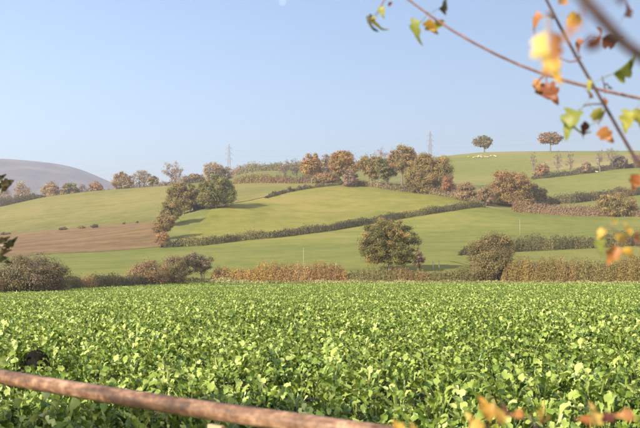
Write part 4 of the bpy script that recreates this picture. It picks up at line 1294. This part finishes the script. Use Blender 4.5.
def lobed_leaf(rng, curl):
    """thorn or maple leaf: three to five rounded lobes, folded and curled; tip along +Y, unit length"""
    half = [(0, 0), (.10, .03), (.30, .10), (.40, .24), (.28, .31), (.42, .48), (.36, .60), (.20, .60), (.17, .74), (.10, .90), (0, 1.0)]
    V = []
    n = len(half)
    fold = rng.uniform(.25, .8)
    for s in (0, -1, 1):
        for (x, y) in half:
            xx = x * (s if s else 0) * rng.uniform(.9, 1.1)
            zz = abs(xx) * fold + rng.normal(0, .015)
            a = curl * y
            yy = (math.sin(a) / curl if abs(curl) > .05 else y); zc = ((1 - math.cos(a)) / curl if abs(curl) > .05 else 0)
            V.append((xx, yy - zz * math.sin(a) * .5, -zc + zz))
    Q = []
    for side in (1, 2):
        for k in range(n - 1):
            a, b, c, d = k, k + 1, side * n + k + 1, side * n + k
            Q.append((a, b, c, d) if side == 1 else (b, a, d, c))
    V = np.array(V)
    b0 = len(V)
    # stalk
    sv, sq, stt = swept([(0, -.38, .05), (0, -.2, .0), (0, .02, 0)], [.014, .014, .012], 5, False)
    Q = np.array([q if len(set(map(tuple, V[list(q)]))) > 2 else q for q in Q])
    V = np.vstack([V, sv]); Q = np.vstack([Q, sq + b0])
    return mesh_np('leaf', V, Q, smooth=True)
_sr = np.random.default_rng(31)
SPRAY = {}
for key in LM:
    SPRAY[key] = []
    for c in (.4, 1.1, 1.9, 2.6, -.8):
        me = lobed_leaf(_sr, c); me.materials.append(LM[key]); SPRAY[key].append(me)

def hang_leaf(parent, px, py, Y, ang, length, key, v=0, roll=0.0, yaw=0.0):
    """leaf whose stalk joins at a photo pixel; ang = direction of its tip in the picture, degrees, 0 right, 90 up"""
    p = at_depth(px, py, Y)
    o = bpy.data.objects.new('leaf', SPRAY[key][v % 5])
    o.parent = parent
    a = math.radians(ang)
    tip = Vector((math.cos(a) * math.cos(yaw), math.sin(yaw), math.sin(a) * math.cos(yaw))).normalized()
    side = tip.cross(Vector((0, -1, 0))).normalized()
    nrm = side.cross(tip)
    R = Matrix((side, tip, nrm)).transposed().to_4x4() @ Matrix.Rotation(roll, 4, 'Y')
    s = length * Y / F
    W_ = Matrix.Translation(Vector(p) + tip * .33 * s) @ R @ Matrix.Diagonal((s, s, s, 1))
    pr = parent
    off = Vector((0, 0, 0))
    while pr is not None:
        off += Vector(pr.location); pr = pr.parent
    o.matrix_local = Matrix.Translation(-off) @ W_ @ Matrix.Diagonal((.8, 1, 1, 1))
    COL.objects.link(o)
    return o

def branch(parent, pts, r, mat, name='branch'):
    """pts: (px, py, Y) in the picture, or world triples tagged with a trailing 'w'"""
    W_ = np.array([p[:3] if len(p) == 4 else at_depth(*p) for p in pts], float)
    d = resample(W_, 34)
    k = np.ones(5) / 5
    pad = np.vstack([d[:1]] * 2 + [d] + [d[-1:]] * 2)
    d = np.stack([np.convolve(pad[:, c], k, 'valid') for c in range(3)], 1)
    d[0], d[-1] = W_[0], W_[-1]
    rad = np.interp(np.linspace(0, 1, len(d)), np.linspace(0, 1, len(r)), r)
    rad = rad * (1 + .18 * (np.sin(np.arange(len(d)) * 1.9) > .93))
    V, Q, T = swept(d - np.array(parent.location), rad, 8)
    return obj(name, mesh_np(name, V, Q, T, smooth=True), mat, parent)

SB = Vector((1.55, 1.15, h1(1.55, 1.15)))
shrub = empty('hedge_shrub', SB)
tag(shrub, 'autumn hedge shrub reaching in from the right with yellow and russet leaves', 'shrub')
def w(x, y, z): return (x, y, z, 'w')
branch(shrub, [w(1.55, 1.15, -.1), w(1.52, 1.17, .5), w(1.45, 1.22, 1.0), w(1.38, 1.3, 1.35)], [.030, .024, .018, .012], M_STEMD, 'trunk')
branch(shrub, [w(1.58, 1.12, -.1), w(1.66, 1.15, .6), w(1.64, 1.2, 1.2), w(1.5, 1.3, 1.75), w(1.46, 1.33, 1.9)], [.024, .02, .014, .008, .004], M_STEMD, 'trunk')
# long reddish shoot crossing the top right
b1 = branch(shrub, [w(1.5, 1.3, 1.74), w(1.0, 1.45, 1.78), (650, 100, 1.62), (600, 92, 1.62), (545, 75, 1.62), (492, 57, 1.62), (445, 25, 1.62), (398, -4, 1.62), (372, -30, 1.62)], [.005, .004, .0037, .0034, .0031, .0028, .0026, .0022, .0015], M_STEM)
# dark shoot coming down from the top
b2 = branch(shrub, [w(1.45, 1.25, 1.1), w(.95, 1.42, 1.5), (662, 205, 1.5), (640, 166, 1.5), (618, 128, 1.5), (600, 100, 1.5), (578, 58, 1.5), (556, 20, 1.5), (540, -6, 1.5), (528, -40, 1.5)], [.007, .0055, .0045, .0042, .004, .0036, .0034, .003, .0028, .002], M_STEMD)
# thick shoot close to the lens
b3 = branch(shrub, [w(1.42, 1.2, 1.2), w(.55, .7, 1.66), (664, 112, .42), (640, 86, .42), (610, 50, .42), (585, 22, .42), (560, -8, .42), (548, -40, .42)], [.008, .006, .0048, .0045, .0042, .0038, .0034, .003], M_STEMD)
# low sprays
b4 = branch(shrub, [w(1.4, 1.28, 1.3), w(1.0, 1.3, 1.55), (668, 262, 1.2), (640, 252, 1.2), (622, 238, 1.2), (608, 226, 1.2)], [.005, .0035, .0026, .002, .0017, .0012], M_STEMD)
b5 = branch(shrub, [w(1.5, 1.2, .7), w(.9, 1.1, 1.05), (660, 452, 1.05), (600, 440, 1.05), (540, 436, 1.05), (495, 432, 1.05), (400, 445, 1.05)], [.006, .0045, .0035, .003, .0026, .0022, .0016], M_STEMD)
tw = [branch(shrub, [(604, 104, 1.5), (592, 104, 1.5), (583, 106, 1.5)], [.0018, .0012, .001], M_STEMD, 'twig'),
      branch(shrub, [(606, 108, 1.5), (602, 118, 1.5), (598, 124, 1.5)], [.0018, .0013, .001], M_STEMD, 'twig'),
      branch(shrub, [(579, 60, 1.5), (570, 62, 1.5), (560, 58, 1.5)], [.0018, .0013, .001], M_STEM, 'twig'),
      branch(shrub, [(606, 93, 1.62), (604, 84, 1.62), (602, 76, 1.62)], [.002, .0013, .001], M_STEMD, 'twig'),
      branch(shrub, [(392, -8, 1.62), (384, 0, 1.62), (380, 8, 1.62)], [.002, .0015, .001], M_STEM, 'twig'),
      branch(shrub, [(546, 74, 1.62), (540, 78, 1.62), (536, 84, 1.62)], [.002, .0013, .001], M_STEM, 'twig')]
HL = [(shrub, 428, 14, 1.62, 230, 30, 'g', 2, .9), (shrub, 430, 14, 1.62, 310, 26, 'g', 3, .3), (shrub, 432, 12, 1.62, 25, 22, 'd', 2, 1.1),
      (shrub, 428, 12, 1.60, 285, 21, 'y', 1, .7),
      (shrub, 380, 8, 1.62, 245, 26, 'g', 3, 1.3), (shrub, 383, 3, 1.62, 262, 13, 'g', 1, .6), (shrub, 386, 1, 1.62, 330, 9, 'b', 2, .4), (shrub, 378, 12, 1.62, 220, 22, 'd', 3, 1.4),
      (shrub, 547, 16, .62, 268, 46, 'y', 0, 1.2), (shrub, 549, 15, .66, 278, 50, 'o', 0, -1.15), (shrub, 551, 44, .75, 274, 34, 'y', 0, .8), (shrub, 555, 10, 1.2, 60, 22, 'o', 1, .4), (shrub, 552, 14, 1.3, 200, 26, 'o', 2, .8), (shrub, 560, 14, 1.2, 330, 24, 'y', 2, .4),
      (shrub, 548, 72, 1.62, 262, 32, 'o', 2, .6), (shrub, 546, 74, 1.62, 225, 24, 'o', 3, 1.0), (shrub, 545, 76, 1.62, 285, 26, 'b', 1, .5),
      (shrub, 590, 36, 1.5, 215, 22, 'b', 2, .9), (shrub, 594, 36, 1.5, 345, 26, 'b', 1, .8), (shrub, 588, 40, 1.5, 10, 22, 'o', 3, 1.0), (shrub, 578, 62, 1.5, 80, 11, 'o', 2, .4),
      (shrub, 602, 78, 1.45, 20, 34, 'g', 1, .9), (shrub, 600, 80, 1.45, 200, 20, 'g', 3, 1.1), (shrub, 606, 92, 1.6, 60, 12, 'd', 2, .5),
      (shrub, 585, 105, 1.5, 225, 34, 'g', 1, .8), (shrub, 580, 110, 1.5, 250, 30, 'g', 3, 1.3), (shrub, 588, 104, 1.5, 310, 24, 'g', 2, .3), (shrub, 588, 103, 1.5, 75, 14, 'b', 2, .7),
      (shrub, 597, 122, 1.5, 205, 22, 'b', 2, .7), (shrub, 597, 122, 1.5, 300, 22, 'o', 1, .5), (shrub, 605, 108, 1.5, 90, 9, 'o', 0, .4),
      (shrub, 640, 104, 1.4, 235, 28, 'g', 1, .7), (shrub, 642, 100, 1.4, 265, 30, 'g', 2, .4), (shrub, 641, 168, 1.5, 250, 20, 'o', 1, .4),
      (shrub, 585, 28, .44, 300, 30, 'b', 2, .5), (shrub, 588, 24, .44, 200, 26, 'o', 1, .9), (shrub, 605, 4, .44, 170, 34, 'b', 3, .6), (shrub, 606, 2, .44, 20, 30, 'b', 2, .9),
      (shrub, 620, 22, 1.1, 60, 20, 'b', 1, .7),
      (shrub, 610, 227, 1.15, 60, 18, 'y', 1, .5), (shrub, 609, 229, 1.15, 200, 18, 'y', 2, .8), (shrub, 607, 231, 1.15, 245, 26, 'g', 1, .9), (shrub, 613, 230, 1.15, 320, 18, 'y', 0, .4),
      (shrub, 626, 240, 1.15, 85, 18, 'y', 1, .5), (shrub, 624, 241, 1.15, 235, 28, 'o', 0, .5), (shrub, 628, 240, 1.15, 20, 22, 'o', 2, .4), (shrub, 626, 242, 1.15, 270, 20, 'y', 2, .9),
      (shrub, 492, 430, 1.05, 105, 34, 'y', 0, .3), (shrub, 490, 432, 1.05, 150, 30, 'y', 1, -.4), (shrub, 496, 430, 1.05, 75, 30, 'y', 2, .6), (shrub, 499, 426, 1.1, 70, 40, 'b', 2, .8),
      (shrub, 528, 416, 1.1, 170, 20, 'o', 1, .6), (shrub, 530, 414, 1.1, 10, 26, 'y', 2, .5), (shrub, 536, 416, 1.1, 330, 22, 'o', 2, .8),
      (shrub, 590, 432, 1.05, 80, 30, 'y', 1, .5), (shrub, 593, 432, 1.05, 120, 28, 'o', 2, .5), (shrub, 622, 425, 1.05, 150, 30, 'b', 2, .8), (shrub, 640, 418, 1.05, 170, 26, 'o', 0, .6),
      (shrub, 400, 440, 1.05, 100, 24, 'y', 1, .4), (shrub, 408, 440, 1.05, 60, 22, 'y', 2, .5)]
for k, (pr, px, py, Y, ang, ln, key, v, roll) in enumerate(HL):
    hang_leaf(pr, px, py, Y, ang, ln * (.82 if py > 200 else 1.02), key, v, roll, yaw=.35 * math.sin(k * 2.3))
# stalk carrying the low middle leaf
branch(shrub, [(540, 436, 1.05), (534, 424, 1.08), (529, 415, 1.1)], [.002, .0015, .001], M_STEMD, 'twig')
branch(shrub, [(553, 18, 1.5), (549, 14, 1.0), (547, 13, .64)], [.002, .0015, .001], M_STEM, 'twig')
# the shrub's own body, right of the picture
for k in range(60):
    rk = _sr
    t = rk.uniform(.3, 1); base = Vector((1.55, 1.15, 0)).lerp(Vector((1.5, 1.25, 1.75)), t)
    p = base + Vector((rk.uniform(-.05, .45), rk.uniform(-.3, .35), rk.uniform(-.15, .2)))
    o = bpy.data.objects.new('leaf', SPRAY['gyob'[k % 4]][k % 5]); o.parent = shrub
    s = rk.uniform(.03, .045)
    o.matrix_local = Matrix.Translation(p - SB) @ Euler(tuple(rk.uniform(0, 6.28, 3))).to_matrix().to_4x4() @ Matrix.Scale(s, 4)
    COL.objects.link(o)

# left hedge by the gate: only two dark tips reach into the picture; it shades the nearest crop
lsb = Vector((-3.35, 3.75, h1(-3.35, 3.75)))
ls = make_tree('hedge_bush', 'dark hedge bush by the gate with tips at left edge', 'bush', lsb, 2.55, 2.5, ['dark', 'green', 'dark'], 201, crown_base=.08, leaf=.10, cover=2.2, clusters=40, multi=5, trunk_r=.035, twig=1.2)
ls2 = make_tree('hedge_bush', 'tall dark hedge bush beyond the gate, left of picture', 'bush', (-4.5, 4.9, h1(-4.5, 4.9)), 3.5, 3.1, ['dark', 'green', 'hedge'], 202, crown_base=.06, leaf=.14, cover=4.2, clusters=40, multi=5, trunk_r=.04, twig=1.2)
lb = branch(ls, [w(-3.1, 3.7, 1.7), w(-2.2, 3.4, 2.05), (-40, 182, 3.2), (-12, 184, 3.1), (6, 187, 3.1)], [.014, .010, .006, .004, .002], M_STEMD)
lb2 = branch(ls, [w(-3.1, 3.7, 1.3), w(-2.2, 3.4, 1.55), (-50, 252, 3.1), (-15, 248, 3.0), (8, 246, 3.0)], [.014, .010, .006, .004, .002], M_STEMD)
for (px, py, Y, ang, ln, key, v, roll) in ((-4, 186, 3.1, 15, 15, 'd', 1, .3), (-3, 185, 3.1, 340, 14, 'd', 2, .9), (-6, 184, 3.1, 40, 12, 'd', 0, .2), (-9, 186, 3.1, 0, 14, 'd', 3, .5),
                                         (-2, 246, 3.0, 10, 17, 'd', 1, .9), (-3, 247, 3.0, 330, 14, 'd', 2, .4), (-6, 246, 3.0, 30, 14, 'd', 0, .3), (-1, 249, 3.0, 290, 13, 'd', 2, .6), (-5, 249, 3.0, 305, 17, 'd', 1, .4)):
    hang_leaf(ls, px, py, Y, ang, ln, key, v, roll)

# ------------------------------------------------------------------ haze
bm = bmesh.new(); bmesh.ops.create_cube(bm, size=1)
ztop_h, zbot_h = 335.0, -9.0
bmesh.ops.transform(bm, matrix=Matrix.Translation((0, 4900, (ztop_h + zbot_h) / 2)) @ Matrix.Diagonal((19000, 18400, ztop_h - zbot_h, 1)), verts=bm.verts)
me = bpy.data.meshes.new('haze'); bm.to_mesh(me); bm.free()
m, nt, out = new_mat('haze')
pv = nt.nodes.new('ShaderNodeVolumePrincipled')
pv.inputs['Color'].default_value = (.95, .90, 1.0, 1)
pv.inputs['Density'].default_value = .0003
pv.inputs['Anisotropy'].default_value = .55
nt.links.new(pv.outputs[0], out.inputs['Volume'])
hz = obj('haze', me, m)
tag(hz, 'thin pale autumn haze over the valley', 'haze', kind='stuff')
